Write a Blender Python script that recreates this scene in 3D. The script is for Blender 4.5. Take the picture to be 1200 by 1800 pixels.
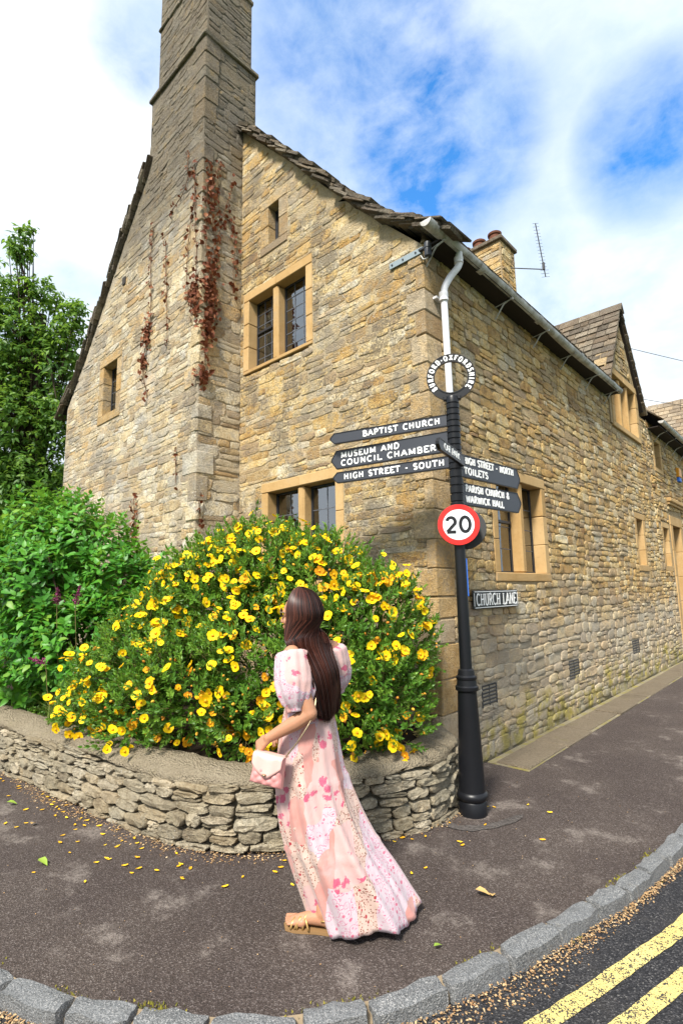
import bpy, bmesh, math, random
import numpy as np
from mathutils import Vector, Matrix
random.seed(7); rng = np.random.default_rng(11)
R = math.radians
SC = bpy.context.scene
COL = SC.collection
for o in list(bpy.data.objects): bpy.data.objects.remove(o)

# ------------------------------------------------------------------ camera
YAW, PITCH, ROLL, FPX = R(-42.76), R(8.513), R(-1.046), 924.7
cd = bpy.data.cameras.new('camera'); cam = bpy.data.objects.new('camera', cd); COL.objects.link(cam)
fw = Vector((math.sin(YAW)*math.cos(PITCH), math.cos(YAW)*math.cos(PITCH), math.sin(PITCH)))
r0 = Vector((math.cos(YAW), -math.sin(YAW), 0)); u0 = r0.cross(fw)
rr = r0*math.cos(ROLL)+u0*math.sin(ROLL); uu = -r0*math.sin(ROLL)+u0*math.cos(ROLL)
cam.matrix_world = Matrix(((rr.x, uu.x, -fw.x, 2.702), (rr.y, uu.y, -fw.y, -4.202), (rr.z, uu.z, -fw.z, 1.68), (0, 0, 0, 1)))
cd.sensor_fit = 'VERTICAL'; cd.sensor_height = 24.0; cd.lens = FPX/1800*24.0
cd.clip_start = 0.05; cd.clip_end = 2000
SC.camera = cam

# ------------------------------------------------------------------ light
SUN_EL, SUN_DIR = R(50), Vector((0.34, -1.0, 0)).normalized()      # the direction the light comes from
EXPOSURE = 1.27
W = bpy.data.worlds.new('World'); SC.world = W; W.use_nodes = True
SC.view_settings.view_transform = 'Standard'; SC.view_settings.look = 'None'
SC.view_settings.exposure = EXPOSURE; SC.view_settings.gamma = 1; SC.view_settings.use_curve_mapping = False
def build_world():
    nt = W.node_tree; N = nt.nodes; K = nt.links; N.clear()
    out = N.new('ShaderNodeOutputWorld'); bg = N.new('ShaderNodeBackground'); K.new(bg.outputs[0], out.inputs[0])
    bg.inputs['Strength'].default_value = 0.08
    sky = N.new('ShaderNodeTexSky'); sky.sky_type = 'NISHITA'; sky.sun_disc = False
    sky.sun_elevation = SUN_EL; sky.sun_rotation = math.atan2(SUN_DIR.x, SUN_DIR.y); sky.air_density = 1.0; sky.dust_density = 0.3; sky.ozone_density = 3.0
    hs = N.new('ShaderNodeHueSaturation'); hs.inputs['Saturation'].default_value = 1.3; hs.inputs['Value'].default_value = 1.9
    K.new(sky.outputs[0], hs.inputs['Color'])
    tc = N.new('ShaderNodeTexCoord')
    def math_(op, a, b=None, clamp=False):
        m = N.new('ShaderNodeMath'); m.operation = op; m.use_clamp = clamp
        for i, v in enumerate((a, b)):
            if v is None: continue
            if isinstance(v, (int, float)): m.inputs[i].default_value = v
            else: K.new(v, m.inputs[i])
        return m.outputs[0]
    def noise(scale, detail, rough, off=(0, 0, 0), stretch=(1, 1, 1.6)):
        mp = N.new('ShaderNodeMapping'); mp.inputs['Location'].default_value = off; mp.inputs['Scale'].default_value = stretch
        K.new(tc.outputs['Generated'], mp.inputs[0])
        n = N.new('ShaderNodeTexNoise'); n.inputs['Scale'].default_value = scale; n.inputs['Detail'].default_value = detail; n.inputs['Roughness'].default_value = rough
        n.inputs['Distortion'].default_value = .25
        K.new(mp.outputs[0], n.inputs['Vector']); return n.outputs[0]
    wisp = noise(5.5, 9, .62, (3.1, .4, 1.7)); big = noise(2.1, 4, .5, (7.3, 2.2, .6)); fine = noise(15, 8, .62, (1, 5, 2))
    # gaps of blue between the clouds
    tot = None
    for (d, inner, amp) in (((-.375, .63, .68), .991, .98), ((-.12, .776, .62), .9965, .85), ((-.394, .491, .777), .990, .85), ((-.485, .49, .724), .992, .62), ((-.40, .56, .73), .970, .40),
                            ((-.612, .275, .742), .9985, .6), ((.45, .55, .70), .985, .8), ((-.2, -.5, .84), .975, .8), ((.6, -.4, .69), .98, .8), ((-.85, -.2, .49), .985, .7), ((.1, .3, .95), .98, .6)):
        v = N.new('ShaderNodeVectorMath'); v.operation = 'DOT_PRODUCT'; K.new(tc.outputs['Generated'], v.inputs[0])
        v.inputs[1].default_value = Vector(d).normalized()
        mr = N.new('ShaderNodeMapRange'); mr.interpolation_type = 'SMOOTHSTEP'
        mr.inputs['From Min'].default_value = 1-(1-inner)*2.6; mr.inputs['From Max'].default_value = 1.0; mr.inputs['To Max'].default_value = amp
        K.new(v.outputs['Value'], mr.inputs['Value'])
        tot = mr.outputs[0] if tot is None else math_('MAXIMUM', tot, mr.outputs[0])
    w2 = math_('ADD', math_('MULTIPLY', math_('SUBTRACT', wisp, .5), 2.9), math_('MULTIPLY', math_('SUBTRACT', fine, .5), 1.5))
    gap = math_('ADD', math_('MULTIPLY', tot, .88), math_('MULTIPLY', w2, math_('ADD', math_('MULTIPLY', tot, .62), .06)))
    gapf = math_('MULTIPLY', math_('MULTIPLY', gap, .95), 1.0, True)
    cr = N.new('ShaderNodeValToRGB'); K.new(math_('ADD', math_('MULTIPLY', big, .6), math_('MULTIPLY', wisp, .4)), cr.inputs[0])
    e = cr.color_ramp.elements; e[0].position = .36; e[0].color = (.46, .58, .70, 1); e[1].position = .54; e[1].color = (.82, .86, .90, 1)
    sc = N.new('ShaderNodeVectorMath'); sc.operation = 'SCALE'; sc.inputs['Scale'].default_value = 8.0; K.new(cr.outputs[0], sc.inputs[0])
    mx = N.new('ShaderNodeMix'); mx.data_type = 'RGBA'; K.new(gapf, mx.inputs[0]); K.new(sc.outputs[0], mx.inputs[6]); K.new(hs.outputs[0], mx.inputs[7])
    K.new(mx.outputs[2], bg.inputs['Color'])
build_world()
sl = bpy.data.lights.new('sun', 'SUN'); sl.energy = 3.4; sl.angle = R(11); sl.color = (1, .95, .86)
so = bpy.data.objects.new('sun', sl); COL.objects.link(so)
sd = Vector((SUN_DIR.x*math.cos(SUN_EL), SUN_DIR.y*math.cos(SUN_EL), math.sin(SUN_EL)))
so.rotation_euler = sd.to_track_quat('Z', 'Y').to_euler(); so.location = (-3, -12, 14)

# ------------------------------------------------------------------ helpers
WLOC = {}
def wl(o): return WLOC.get(o.name, Vector((0, 0, 0))) if o else Vector((0, 0, 0))
def empty(name, loc=(0, 0, 0)):
    o = bpy.data.objects.new(name, None); COL.objects.link(o); o.location = loc; o.empty_display_size = .1
    WLOC[o.name] = Vector(loc); return o
def tag(o, label=None, cat=None, group=None, kind=None):
    if label: o['label'] = label
    if cat: o['category'] = cat
    if group: o['group'] = group
    if kind: o['kind'] = kind
    return o
class MB:
    def __init__(s): s.v = []; s.f = []; s.m = []
    def add(s, vs, fs, mi=0):
        b = len(s.v); s.v += [tuple(map(float, v)) for v in vs]; s.f += [tuple(b+i for i in f) for f in fs]; s.m += [mi]*len(fs); return s
    def box(s, lo, hi, bev=0.0, mi=0, jit=0.0):
        lo = [min(a, b) for a, b in zip(lo, hi)] if True else lo; 
        c = [(a+b)/2 for a, b in zip(lo, hi)]; h = [abs(b-a)/2 for a, b in zip(lo, hi)]
        return s.obox(c, h, Matrix.Identity(3), bev, mi, jit)
    def obox(s, c, h, M=None, bev=0.0, mi=0, jit=0.0):
        M = M or Matrix.Identity(3); c = Vector(c); vs = []; fs = []
        if bev <= 0:
            for sx in (-1, 1):
                for sy in (-1, 1):
                    for sz in (-1, 1): vs.append(c+M@Vector((sx*h[0], sy*h[1], sz*h[2])))
            fs = [(0, 1, 3, 2), (4, 6, 7, 5), (0, 4, 5, 1), (2, 3, 7, 6), (0, 2, 6, 4), (1, 5, 7, 3)]
            return s.add(vs, fs, mi)
        idx = {}
        for sx in (-1, 1):
            for sy in (-1, 1):
                for sz in (-1, 1):
                    j = Vector((random.uniform(-jit, jit), random.uniform(-jit, jit), random.uniform(-jit, jit)))
                    for a in range(3):
                        p = [sx*(h[0]-bev), sy*(h[1]-bev), sz*(h[2]-bev)]; p[a] = (sx, sy, sz)[a]*h[a]
                        idx[(sx, sy, sz, a)] = len(vs); vs.append(c+M@(Vector(p)+j))
        for a in range(3):
            b, d = (a+1) % 3, (a+2) % 3
            for q in (-1, 1):
                k = []
                for (p1, p2) in ((-1, -1), (1, -1), (1, 1), (-1, 1)):
                    t = [0, 0, 0]; t[a] = q; t[b] = p1; t[d] = p2; k.append(idx[(*t, a)])
                fs.append(tuple(k if q > 0 else k[::-1]))
            for p1 in (-1, 1):
                for p2 in (-1, 1):
                    t0 = [0, 0, 0]; t0[a] = -1; t0[b] = p1; t0[d] = p2; t1 = list(t0); t1[a] = 1
                    fs.append((idx[(*t0, b)], idx[(*t1, b)], idx[(*t1, d)], idx[(*t0, d)]))
        for sx in (-1, 1):
            for sy in (-1, 1):
                for sz in (-1, 1): fs.append(tuple(idx[(sx, sy, sz, a)] for a in range(3)))
        return s.add(vs, fs, mi)
    def tube(s, pts, rad, n=8, cap=True, mi=0, flat=None):
        pts = [Vector(p) for p in pts]; k = len(pts); rad = [rad]*k if isinstance(rad, (int, float)) else rad
        T = [(pts[min(i+1, k-1)]-pts[max(i-1, 0)]).normalized() for i in range(k)]
        a = Vector((0, 0, 1)) if abs(T[0].z) < .9 else Vector((1, 0, 0)); nrm = (a-T[0]*a.dot(T[0])).normalized(); vs = []
        for i in range(k):
            nrm = (nrm-T[i]*nrm.dot(T[i])).normalized(); bn = T[i].cross(nrm)
            for j in range(n):
                t = 2*math.pi*j/n; vs.append(pts[i]+(nrm*math.cos(t)+bn*math.sin(t))*rad[i])
        fs = [(i*n+j, i*n+(j+1) % n, (i+1)*n+(j+1) % n, (i+1)*n+j) for i in range(k-1) for j in range(n)]
        if cap: fs += [tuple(range(n))[::-1], tuple((k-1)*n+j for j in range(n))]
        return s.add(vs, fs, mi)
    def lathe(s, prof, c, n=24, axis=None, mi=0, cap=True):
        # prof: (radius, height) along axis (default z)
        M = Vector((0, 0, 1)).rotation_difference(Vector(axis)).to_matrix() if axis else Matrix.Identity(3); c = Vector(c); vs = []
        for (r_, z_) in prof:
            for j in range(n):
                t = 2*math.pi*j/n; vs.append(c+M@Vector((r_*math.cos(t), r_*math.sin(t), z_)))
        k = len(prof); fs = [(i*n+j, i*n+(j+1) % n, (i+1)*n+(j+1) % n, (i+1)*n+j) for i in range(k-1) for j in range(n)]
        if cap: fs += [tuple(range(n))[::-1], tuple((k-1)*n+j for j in range(n))]
        return s.add(vs, fs, mi)
    def prism(s, poly, f0, f1, mi=0):
        # poly 2-D points, f0/f1 map 2-D -> 3-D for both faces
        n = len(poly); vs = [f0(*p) for p in poly]+[f1(*p) for p in poly]
        fs = [tuple(range(n)), tuple(range(n, 2*n))[::-1]]+[(i, (i+1) % n, n+(i+1) % n, n+i) for i in range(n)]
        return s.add(vs, fs, mi)
    def grid(s, P, mi=0, wrap=False):
        # P: rows of points
        nr, nc = len(P), len(P[0]); vs = [p for row in P for p in row]; fs = []
        for i in range(nr-1):
            for j in range(nc if wrap else nc-1): fs.append((i*nc+j, i*nc+(j+1) % nc, (i+1)*nc+(j+1) % nc, (i+1)*nc+j))
        return s.add(vs, fs, mi)
def obj(name, mb, mat, parent=None, smooth=False, fixn=True, origin=None, auto=None):
    V = np.array(mb.v); c = Vector(origin) if origin is not None else Vector(((V.min(0)+V.max(0))/2).tolist())
    me = bpy.data.meshes.new(name); me.from_pydata([tuple(Vector(v)-c) for v in mb.v], [], mb.f)
    for m in (mat if isinstance(mat, (list, tuple)) else [mat]): me.materials.append(m)
    if any(mb.m): me.polygons.foreach_set('material_index', mb.m)
    if fixn:
        b = bmesh.new(); b.from_mesh(me); bmesh.ops.recalc_face_normals(b, faces=b.faces); b.to_mesh(me); b.free()
    if smooth: me.polygons.foreach_set('use_smooth', [True]*len(me.polygons))
    if auto and smooth: me.set_sharp_from_angle(angle=R(auto))
    o = bpy.data.objects.new(name, me); COL.objects.link(o)
    WLOC[o.name] = c; o.location = c-wl(parent)
    if parent: o.parent = parent
    return o
def inst(name, me, parent, loc, M=None, scale=(1, 1, 1)):
    o = bpy.data.objects.new(name, me); COL.objects.link(o); WLOC[o.name] = Vector(loc)
    p = Vector(loc)-wl(parent)
    o.matrix_basis = Matrix.Translation(p) @ (M.to_4x4() if M else Matrix.Identity(4)) @ Matrix.Diagonal((*scale, 1))
    if parent: o.parent = parent
    return o
def merged(name, items, mats, parent=None, smooth=False, origin=(0, 0, 0)):
    """items: list of (template verts (n,3), faces, R (k,3,3), T (k,3), rnd (k,), material index); ONE mesh with a per-point random"""
    VV = []; FF = []; RN = []; MI = []; b = 0
    LT = []; LS = []
    for (tv, tf, Rm, T, rn, mi) in items:
        tv = np.asarray(tv, float); k = len(T); n = len(tv)
        if k == 0: continue
        P = np.einsum('kij,nj->kni', Rm, tv)+T[:, None, :]; VV.append(P.reshape(-1, 3)); RN.append(np.repeat(rn, n))
        fl = np.concatenate([np.asarray(f) for f in tf]); ln = np.array([len(f) for f in tf])
        FF.append((fl[None, :]+(np.arange(k)*n)[:, None]+b).ravel()); LT.append(np.tile(ln, k)); 
        m_ = np.full(len(tf), mi) if np.isscalar(mi) else np.asarray(mi)
        MI.append(np.tile(m_, k)); b += k*n
    V = np.concatenate(VV)-np.array(origin); F = np.concatenate(FF); L = np.concatenate(LT)
    me = bpy.data.meshes.new(name); me.vertices.add(len(V)); me.vertices.foreach_set('co', V.astype(np.float32).ravel())
    me.loops.add(len(F)); me.loops.foreach_set('vertex_index', F.astype(np.int32))
    me.polygons.add(len(L)); st = np.concatenate([[0], np.cumsum(L)[:-1]]); me.polygons.foreach_set('loop_start', st.astype(np.int32))
    me.polygons.foreach_set('material_index', np.concatenate(MI).astype(np.int32))
    me.update(calc_edges=True); me.validate()
    at = me.attributes.new('rnd', 'FLOAT', 'POINT'); at.data.foreach_set('value', np.concatenate(RN).astype(np.float32))
    if smooth: me.polygons.foreach_set('use_smooth', np.ones(len(me.polygons), bool))
    for m in mats: me.materials.append(m)
    o = bpy.data.objects.new(name, me); COL.objects.link(o); WLOC[o.name] = Vector(origin); o.location = Vector(origin)-wl(parent)
    if parent: o.parent = parent
    return o
def rots(n, up=None, spread=math.pi, g=rng):
    """random rotation matrices; columns x,y,z with z near 'up' (n,3)"""
    z = g.normal(size=(n, 3)); z /= np.linalg.norm(z, axis=1)[:, None]
    if up is not None:
        z = np.asarray(up)+z*spread; z /= np.linalg.norm(z, axis=1)[:, None]
    a = g.normal(size=(n, 3)); x = a-z*(a*z).sum(1)[:, None]; x /= np.linalg.norm(x, axis=1)[:, None]; y = np.cross(z, x)
    return np.stack([x, y, z], axis=2)
def frame(x, z):
    x = Vector(x).normalized(); z = Vector(z); z = (z-x*z.dot(x)).normalized(); y = z.cross(x)
    return Matrix((x, y, z)).transposed()
def crom(P, step=.03):
    P = [Vector(p) for p in P]; out = []
    for i in range(len(P)-1):
        a, b, c, d = P[max(i-1, 0)], P[i], P[i+1], P[min(i+2, len(P)-1)]; n = max(2, int((c-b).length/step))
        for k in range(n):
            t = k/n; out.append(.5*((2*b)+(c-a)*t+(2*a-5*b+4*c-d)*t*t+(3*b-a-3*c+d)*t**3))
    out.append(P[-1]); return out

# ------------------------------------------------------------------ materials
class NT:
    def __init__(s, name):
        s.m = bpy.data.materials.new(name); s.m.use_nodes = True; s.t = s.m.node_tree; s.N = s.t.nodes; s.K = s.t.links; s.N.clear()
        s.out = s.N.new('ShaderNodeOutputMaterial'); s.p = s.N.new('ShaderNodeBsdfPrincipled'); s.K.new(s.p.outputs[0], s.out.inputs[0]); s._pos = None
    def new(s, t, **kw):
        n = s.N.new(t)
        for k, v in kw.items(): setattr(n, k, v)
        return n
    def set(s, sock, v):
        if hasattr(v, 'is_output'): s.K.new(v, sock)
        else:
            if isinstance(v, tuple) and len(v) == 3 and sock.type == 'RGBA': v = (*v, 1)
            sock.default_value = v
    def pos(s):
        if s._pos is None: s._pos = s.new('ShaderNodeNewGeometry').outputs['Position']
        return s._pos
    def oc(s): return s.new('ShaderNodeTexCoord').outputs['Object']
    def uv(s): return s.new('ShaderNodeTexCoord').outputs['UV']
    def mapping(s, vec, scale=(1, 1, 1), loc=(0, 0, 0), rot=(0, 0, 0)):
        m = s.new('ShaderNodeMapping'); s.K.new(vec, m.inputs[0]); m.inputs['Scale'].default_value = scale; m.inputs['Location'].default_value = loc; m.inputs['Rotation'].default_value = rot; return m.outputs[0]
    def noise(s, scale, detail=4, rough=.55, vec=None, col=False, dist=0):
        n = s.new('ShaderNodeTexNoise'); n.inputs['Scale'].default_value = scale; n.inputs['Detail'].default_value = detail; n.inputs['Roughness'].default_value = rough; n.inputs['Distortion'].default_value = dist
        s.K.new(vec if vec is not None else s.pos(), n.inputs['Vector']); return n.outputs[1 if col else 0]
    def vor(s, scale, vec=None, feature='F1', out='Distance', metric='EUCLIDEAN', rand=1.0):
        n = s.new('ShaderNodeTexVoronoi', feature=feature); n.inputs['Scale'].default_value = scale; n.inputs['Randomness'].default_value = rand
        if feature != 'DISTANCE_TO_EDGE': n.distance = metric
        s.K.new(vec if vec is not None else s.pos(), n.inputs['Vector']); return n.outputs[out]
    def math(s, op, a, b=0.0, clamp=False):
        m = s.new('ShaderNodeMath', operation=op, use_clamp=clamp); s.set(m.inputs[0], a); s.set(m.inputs[1], b); return m.outputs[0]
    def ramp(s, fac, stops, interp='LINEAR'):
        r_ = s.new('ShaderNodeValToRGB'); s.K.new(fac, r_.inputs[0]); c = r_.color_ramp; c.interpolation = interp
        while len(c.elements) < len(stops): c.elements.new(.5)
        for e, (p, col) in zip(c.elements, stops): e.position = p; e.color = (*col, 1) if len(col) == 3 else col
        return r_.outputs[0]
    def step(s, v, a, b, lo=0.0, hi=1.0):
        m = s.new('ShaderNodeMapRange', interpolation_type='SMOOTHSTEP'); s.set(m.inputs['Value'], v)
        m.inputs['From Min'].default_value = a; m.inputs['From Max'].default_value = b; m.inputs['To Min'].default_value = lo; m.inputs['To Max'].default_value = hi; return m.outputs[0]
    def mix(s, f, a, b, mode='MIX'):
        m = s.new('ShaderNodeMix', data_type='RGBA', blend_type=mode); s.set(m.inputs[0], f); s.set(m.inputs[6], a); s.set(m.inputs[7], b); return m.outputs[2]
    def rnd(s):
        a = s.new('ShaderNodeAttribute', attribute_name='rnd').outputs['Fac']; o = s.new('ShaderNodeObjectInfo').outputs['Random']
        return s.math('FRACT', s.math('ADD', a, o))
    def wn(s, v, k=0.0):
        w = s.new('ShaderNodeTexWhiteNoise', noise_dimensions='1D'); s.set(w.inputs['W'], s.math('ADD', s.math('MULTIPLY', v, 57.31), k)); return w.outputs['Value']
    def sep(s, v, i):
        x = s.new('ShaderNodeSeparateXYZ'); s.K.new(v, x.inputs[0]); return x.outputs[i]
    def bump(s, h, strength=.5, dist=.01):
        b = s.new('ShaderNodeBump'); b.inputs['Strength'].default_value = strength; b.inputs['Distance'].default_value = dist; s.K.new(h, b.inputs['Height']); s.K.new(b.outputs[0], s.p.inputs['Normal'])
    def fin(s, col=None, rough=.8, spec=.3, metal=0.0):
        if col is not None: s.set(s.p.inputs['Base Color'], col)
        s.set(s.p.inputs['Roughness'], rough); s.set(s.p.inputs['Specular IOR Level'], spec); s.set(s.p.inputs['Metallic'], metal); return s.m
def plain(name, col, rough=.6, spec=.3, metal=0.0, var=.12, scale=6, bump=0.0):
    t = NT(name); n = t.noise(scale, 5, .6); c = t.mix(t.math('MULTIPLY', t.math('SUBTRACT', n, .35, True), var*6, True), col, tuple(x*(1-var*2.2) for x in col))
    if bump: t.bump(t.noise(scale*12, 4), bump, .004)
    return t.fin(c, rough, spec, metal)
def stone_mat(name, stops, grime=(.16, .14, .12), grime_amt=.5, lichen=.35, lift=None, chim=False, base_moss=False, mort=False, hue=1.0):
    """weathered limestone rubble; every piece takes its own tone from a random number"""
    t = NT(name); rn = t.rnd()
    big = t.noise(.9, 4, .6); med = t.noise(7, 5, .65); fin = t.noise(38, 5, .7); spk = t.noise(120, 3, .7)
    f = t.math('ADD', t.math('MULTIPLY', t.wn(rn), .66) if not mort else .32, t.math('MULTIPLY', t.math('SUBTRACT', med, .5), 1.35))
    f = t.math('ADD', f, t.math('ADD', t.math('MULTIPLY', t.math('SUBTRACT', big, .5), 1.0), .18), True)
    c = t.ramp(f, stops)
    c = t.mix(t.math('MULTIPLY', t.step(fin, .44, .68), .75), c, t.mix(1.0, c, (.62, .55, .47), 'MULTIPLY'))
    if not mort:
        r2 = t.wn(rn, 3.7); c = t.mix(t.step(r2, .72, .74, 0, .42*hue), c, (.34, .31, .265)); c = t.mix(t.step(r2, .20, .18, 0, .45*hue), c, (.56, .33, .115)); c = t.mix(t.step(t.wn(rn, 9.1), .86, .88, 0, .5*hue), c, (.25, .165, .10))
    c = t.mix(t.math('MULTIPLY', t.step(spk, .52, .68), .38), c, (.62, .56, .45))
    # grey weathering in drifting patches
    g = t.step(t.math('ADD', t.noise(1.7, 6, .68), t.math('MULTIPLY', t.math('SUBTRACT', fin, .5), .55)), .47, .62)
    c = t.mix(t.math('MULTIPLY', g, grime_amt), c, grime)
    g2 = t.step(t.math('ADD', t.noise(.95, 8, .76), t.math('MULTIPLY', t.math('SUBTRACT', med, .5),   .45)), .49, .60); c = t.mix(t.math('MULTIPLY', g2, grime_amt*.80), c, t.mix(fin, tuple(x*.8 for x in grime), tuple(min(1, x*1.9) for x in grime)))
    # pale lichen spots
    l = t.math('MULTIPLY', t.step(t.vor(34, t.mapping(t.pos(), (1, 1, 1))), .26, .14), t.step(t.noise(3.1, 4, .6), .5, .62))
    c = t.mix(t.math('MULTIPLY', l, lichen), c, (.62, .60, .53))
    z = t.sep(t.pos(), 2)
    if chim:
        h = t.step(t.math('ADD', z, t.math('MULTIPLY', t.math('SUBTRACT', t.noise(.8, 5, .6), .5), 4.0)), 5.6, 8.4)
        c = t.mix(t.math('MULTIPLY', h, .82), c, t.mix(t.step(fin, .35, .65), (.06, .05, .038), (.21, .18, .138)))
        o = t.step(t.noise(5, 5, .65), .58, .7); c = t.mix(t.math('MULTIPLY', t.math('MULTIPLY', o, h), .5), c, (.36, .25, .10))
    if base_moss:
        nz = t.math('ADD', z, t.math('MULTIPLY', t.math('SUBTRACT', t.noise(1.6, 5, .6), .5), 1.1))
        c = t.mix(t.math('MULTIPLY', t.step(nz, 1.75, 1.0), .45), c, t.mix(med, (.55, .50, .40), (.40, .39, .35)))
        ms = t.math('MULTIPLY', t.step(nz, .60, .22), t.step(t.noise(4.2, 5, .65), .44, .60))
        c = t.mix(t.math('MULTIPLY', ms, .75), c, (.40, .33, .045))
        c = t.mix(t.math('MULTIPLY', t.step(nz, .28, .0), .5), c, (.17, .16, .09))
    t.bump(t.math('ADD', t.math('ADD', t.math('MULTIPLY', med, .7), fin), t.math('MULTIPLY', spk, .6)), .95, .034)
    return t.fin(c, .92, .15)
GOLD = [(0, (.27, .155, .06)), (.2, (.48, .29, .095)), (.42, (.66, .455, .175)), (.68, (.76, .60, .33)), (1, (.83, .76, .60))]
PALE = [(0, (.33, .25, .16)), (.22, (.56, .42, .23)), (.5, (.71, .58, .36)), (.75, (.78, .69, .51)), (1, (.84, .80, .70))]
LANE = [(0, (.28, .155, .06)), (.22, (.52, .32, .11)), (.48, (.69, .475, .19)), (.75, (.78, .62, .34)), (1, (.85, .77, .59))]
GREYW = [(0, (.22, .18, .12)), (.3, (.36, .305, .205)), (.6, (.47, .405, .285)), (1, (.60, .53, .40))]
M = {}
M['gable'] = stone_mat('limestone_gable', GOLD, (.19, .16, .12), .80, .95)
M['front'] = stone_mat('limestone_front', PALE, (.22, .195, .165), .66, .8, chim=True)
M['lane'] = stone_mat('limestone_lane', LANE, (.20, .15, .10), .45, .5, base_moss=True)
M['planter'] = stone_mat('dry_stone', GREYW, (.16, .15, .115), .5, .4, hue=.22)
M['mortar_gable'] = stone_mat('mortar_gable', [(0, (.44, .32, .16)), (1, (.66, .53, .33))], (.30, .26, .20), .55, .2, mort=True)
M['mortar_front'] = stone_mat('mortar_front', [(0, (.48, .39, .26)), (1, (.70, .60, .44))], (.30, .27, .23), .5, .2, chim=True, mort=True)
M['mortar_lane'] = stone_mat('mortar_lane', [(0, (.34, .24, .12)), (1, (.56, .43, .25))], (.24, .19, .13), .45, .1, base_moss=True, mort=True)
M['mortar_dark'] = plain('planter_core', (.075, .068, .05), .95, .1, var=.2, scale=9)
def ashlar(name, a, b):
    t = NT(name); rn = t.rnd(); n1 = t.noise(3.2, 5, .6); n2 = t.noise(26, 5, .7)
    c = t.ramp(t.math('ADD', t.math('MULTIPLY', n1, .7), t.math('MULTIPLY', t.wn(rn), .3)), [(.25, a), (.75, b)])
    c = t.mix(t.math('MULTIPLY', t.step(n2, .5, .75), .4), c, t.mix(1.0, c, (.6, .55, .5), 'MULTIPLY'))
    c = t.mix(t.math('MULTIPLY', t.step(t.noise(1.6, 6, .7), .54, .7), .35), c, (.22, .19, .15))
    t.bump(t.math('ADD', n2, t.noise(90, 3, .6)), .35, .008); return t.fin(c, .88, .18)
M['ashlar'] = ashlar('dressed_ochre_stone', (.37, .225, .085), (.53, .365, .18))
M['ashlar_pale'] = ashlar('dressed_pale_stone', (.40, .31, .20), (.60, .52, .38))
M['ashlar_worn'] = stone_mat('worn_quoin', [(0, (.44, .28, .11)), (.5, (.58, .40, .19)), (1, (.68, .53, .33))], (.30, .25, .18), .6, .5)
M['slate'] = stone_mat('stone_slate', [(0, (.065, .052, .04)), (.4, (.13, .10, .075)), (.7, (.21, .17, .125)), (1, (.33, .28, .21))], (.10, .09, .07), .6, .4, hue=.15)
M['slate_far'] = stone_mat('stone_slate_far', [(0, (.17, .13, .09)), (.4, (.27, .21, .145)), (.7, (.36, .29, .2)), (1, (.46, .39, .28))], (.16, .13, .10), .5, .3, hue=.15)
M['dark_wood'] = plain('dark_timber', (.022, .016, .012), .8)
M['iron'] = plain('window_iron', (.025, .026, .03), .45, .4)
M['lead'] = plain('lead_came', (.10, .105, .12), .5, .4)
def glass():
    t = NT('old_glass'); t.N.remove(t.p)
    tr = t.new('ShaderNodeBsdfTransparent'); tr.inputs[0].default_value = (.55, .6, .62, 1)
    gl = t.new('ShaderNodeBsdfGlossy'); gl.inputs['Roughness'].default_value = .03; gl.inputs[0].default_value = (.9, .95, 1, 1)
    fr = t.new('ShaderNodeFresnel'); fr.inputs['IOR'].default_value = 2.9
    b = t.new('ShaderNodeBump'); b.inputs['Strength'].default_value = .08; b.inputs['Distance'].default_value = .01; t.K.new(t.noise(9, 2), b.inputs['Height']); t.K.new(b.outputs[0], gl.inputs['Normal'])
    mx = t.new('ShaderNodeMixShader'); t.K.new(fr.outputs[0], mx.inputs[0]); t.K.new(tr.outputs[0], mx.inputs[1]); t.K.new(gl.outputs[0], mx.inputs[2]); t.K.new(mx.outputs[0], t.out.inputs[0]); return t.m
M['glass'] = glass()
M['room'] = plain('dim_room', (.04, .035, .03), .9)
M['gutter'] = (lambda t: (t.fin(t.mix(t.step(t.noise(5, 6, .7), .40, .68), (.55, .545, .53), (.27, .25, .21)), .5, .35)))(NT('weathered_gutter'))
M['pipe'] = (lambda t: (t.fin(t.mix(t.step(t.noise(3, 6, .7), .5, .8), (.74, .74, .77), (.5, .48, .45)), .4, .4)))(NT('painted_downpipe'))
M['black_paint'] = (lambda t: (t.bump(t.noise(60, 3), .06, .003), t.fin(t.mix(t.noise(4, 5), (.004, .0045, .006), (.009, .0095, .012)), .38, .32))[1])(NT('black_gloss_paint'))
M['sign_face'] = (lambda t: t.fin(t.mix(t.noise(5, 5), (.028, .031, .040), (.045, .049, .06)), .42, .45))(NT('sign_dark_face'))
M['white_paint'] = plain('white_lettering', (.82, .82, .80), .5, .3, var=.03)
M['red'] = plain('sign_red', (.72, .02, .015), .38, .4, var=.03)
M['sign_white'] = plain('sign_white', (.80, .83, .86), .35, .4, var=.02)
M['sign_black'] = plain('sign_black', (.008, .008, .010), .4, .4, var=.02)
M['sign_grey'] = plain('sign_back_grey', (.05, .05, .05), .6)
M['blue'] = plain('blue_tape', (.03, .14, .55), .5, var=.03)
M['terracotta'] = plain('terracotta', (.13, .045, .022), .8, var=.25, scale=14)
M['alu'] = plain('aerial_metal', (.07, .07, .075), .5, .4, .5)
M['galv'] = plain('galvanised', (.26, .31, .33), .5, .4, .3, var=.15)
M['dark_plastic'] = plain('dark_plastic', (.03, .034, .042), .45, .4)
M['cable'] = plain('grey_cable', (.45, .45, .42), .6)
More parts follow.
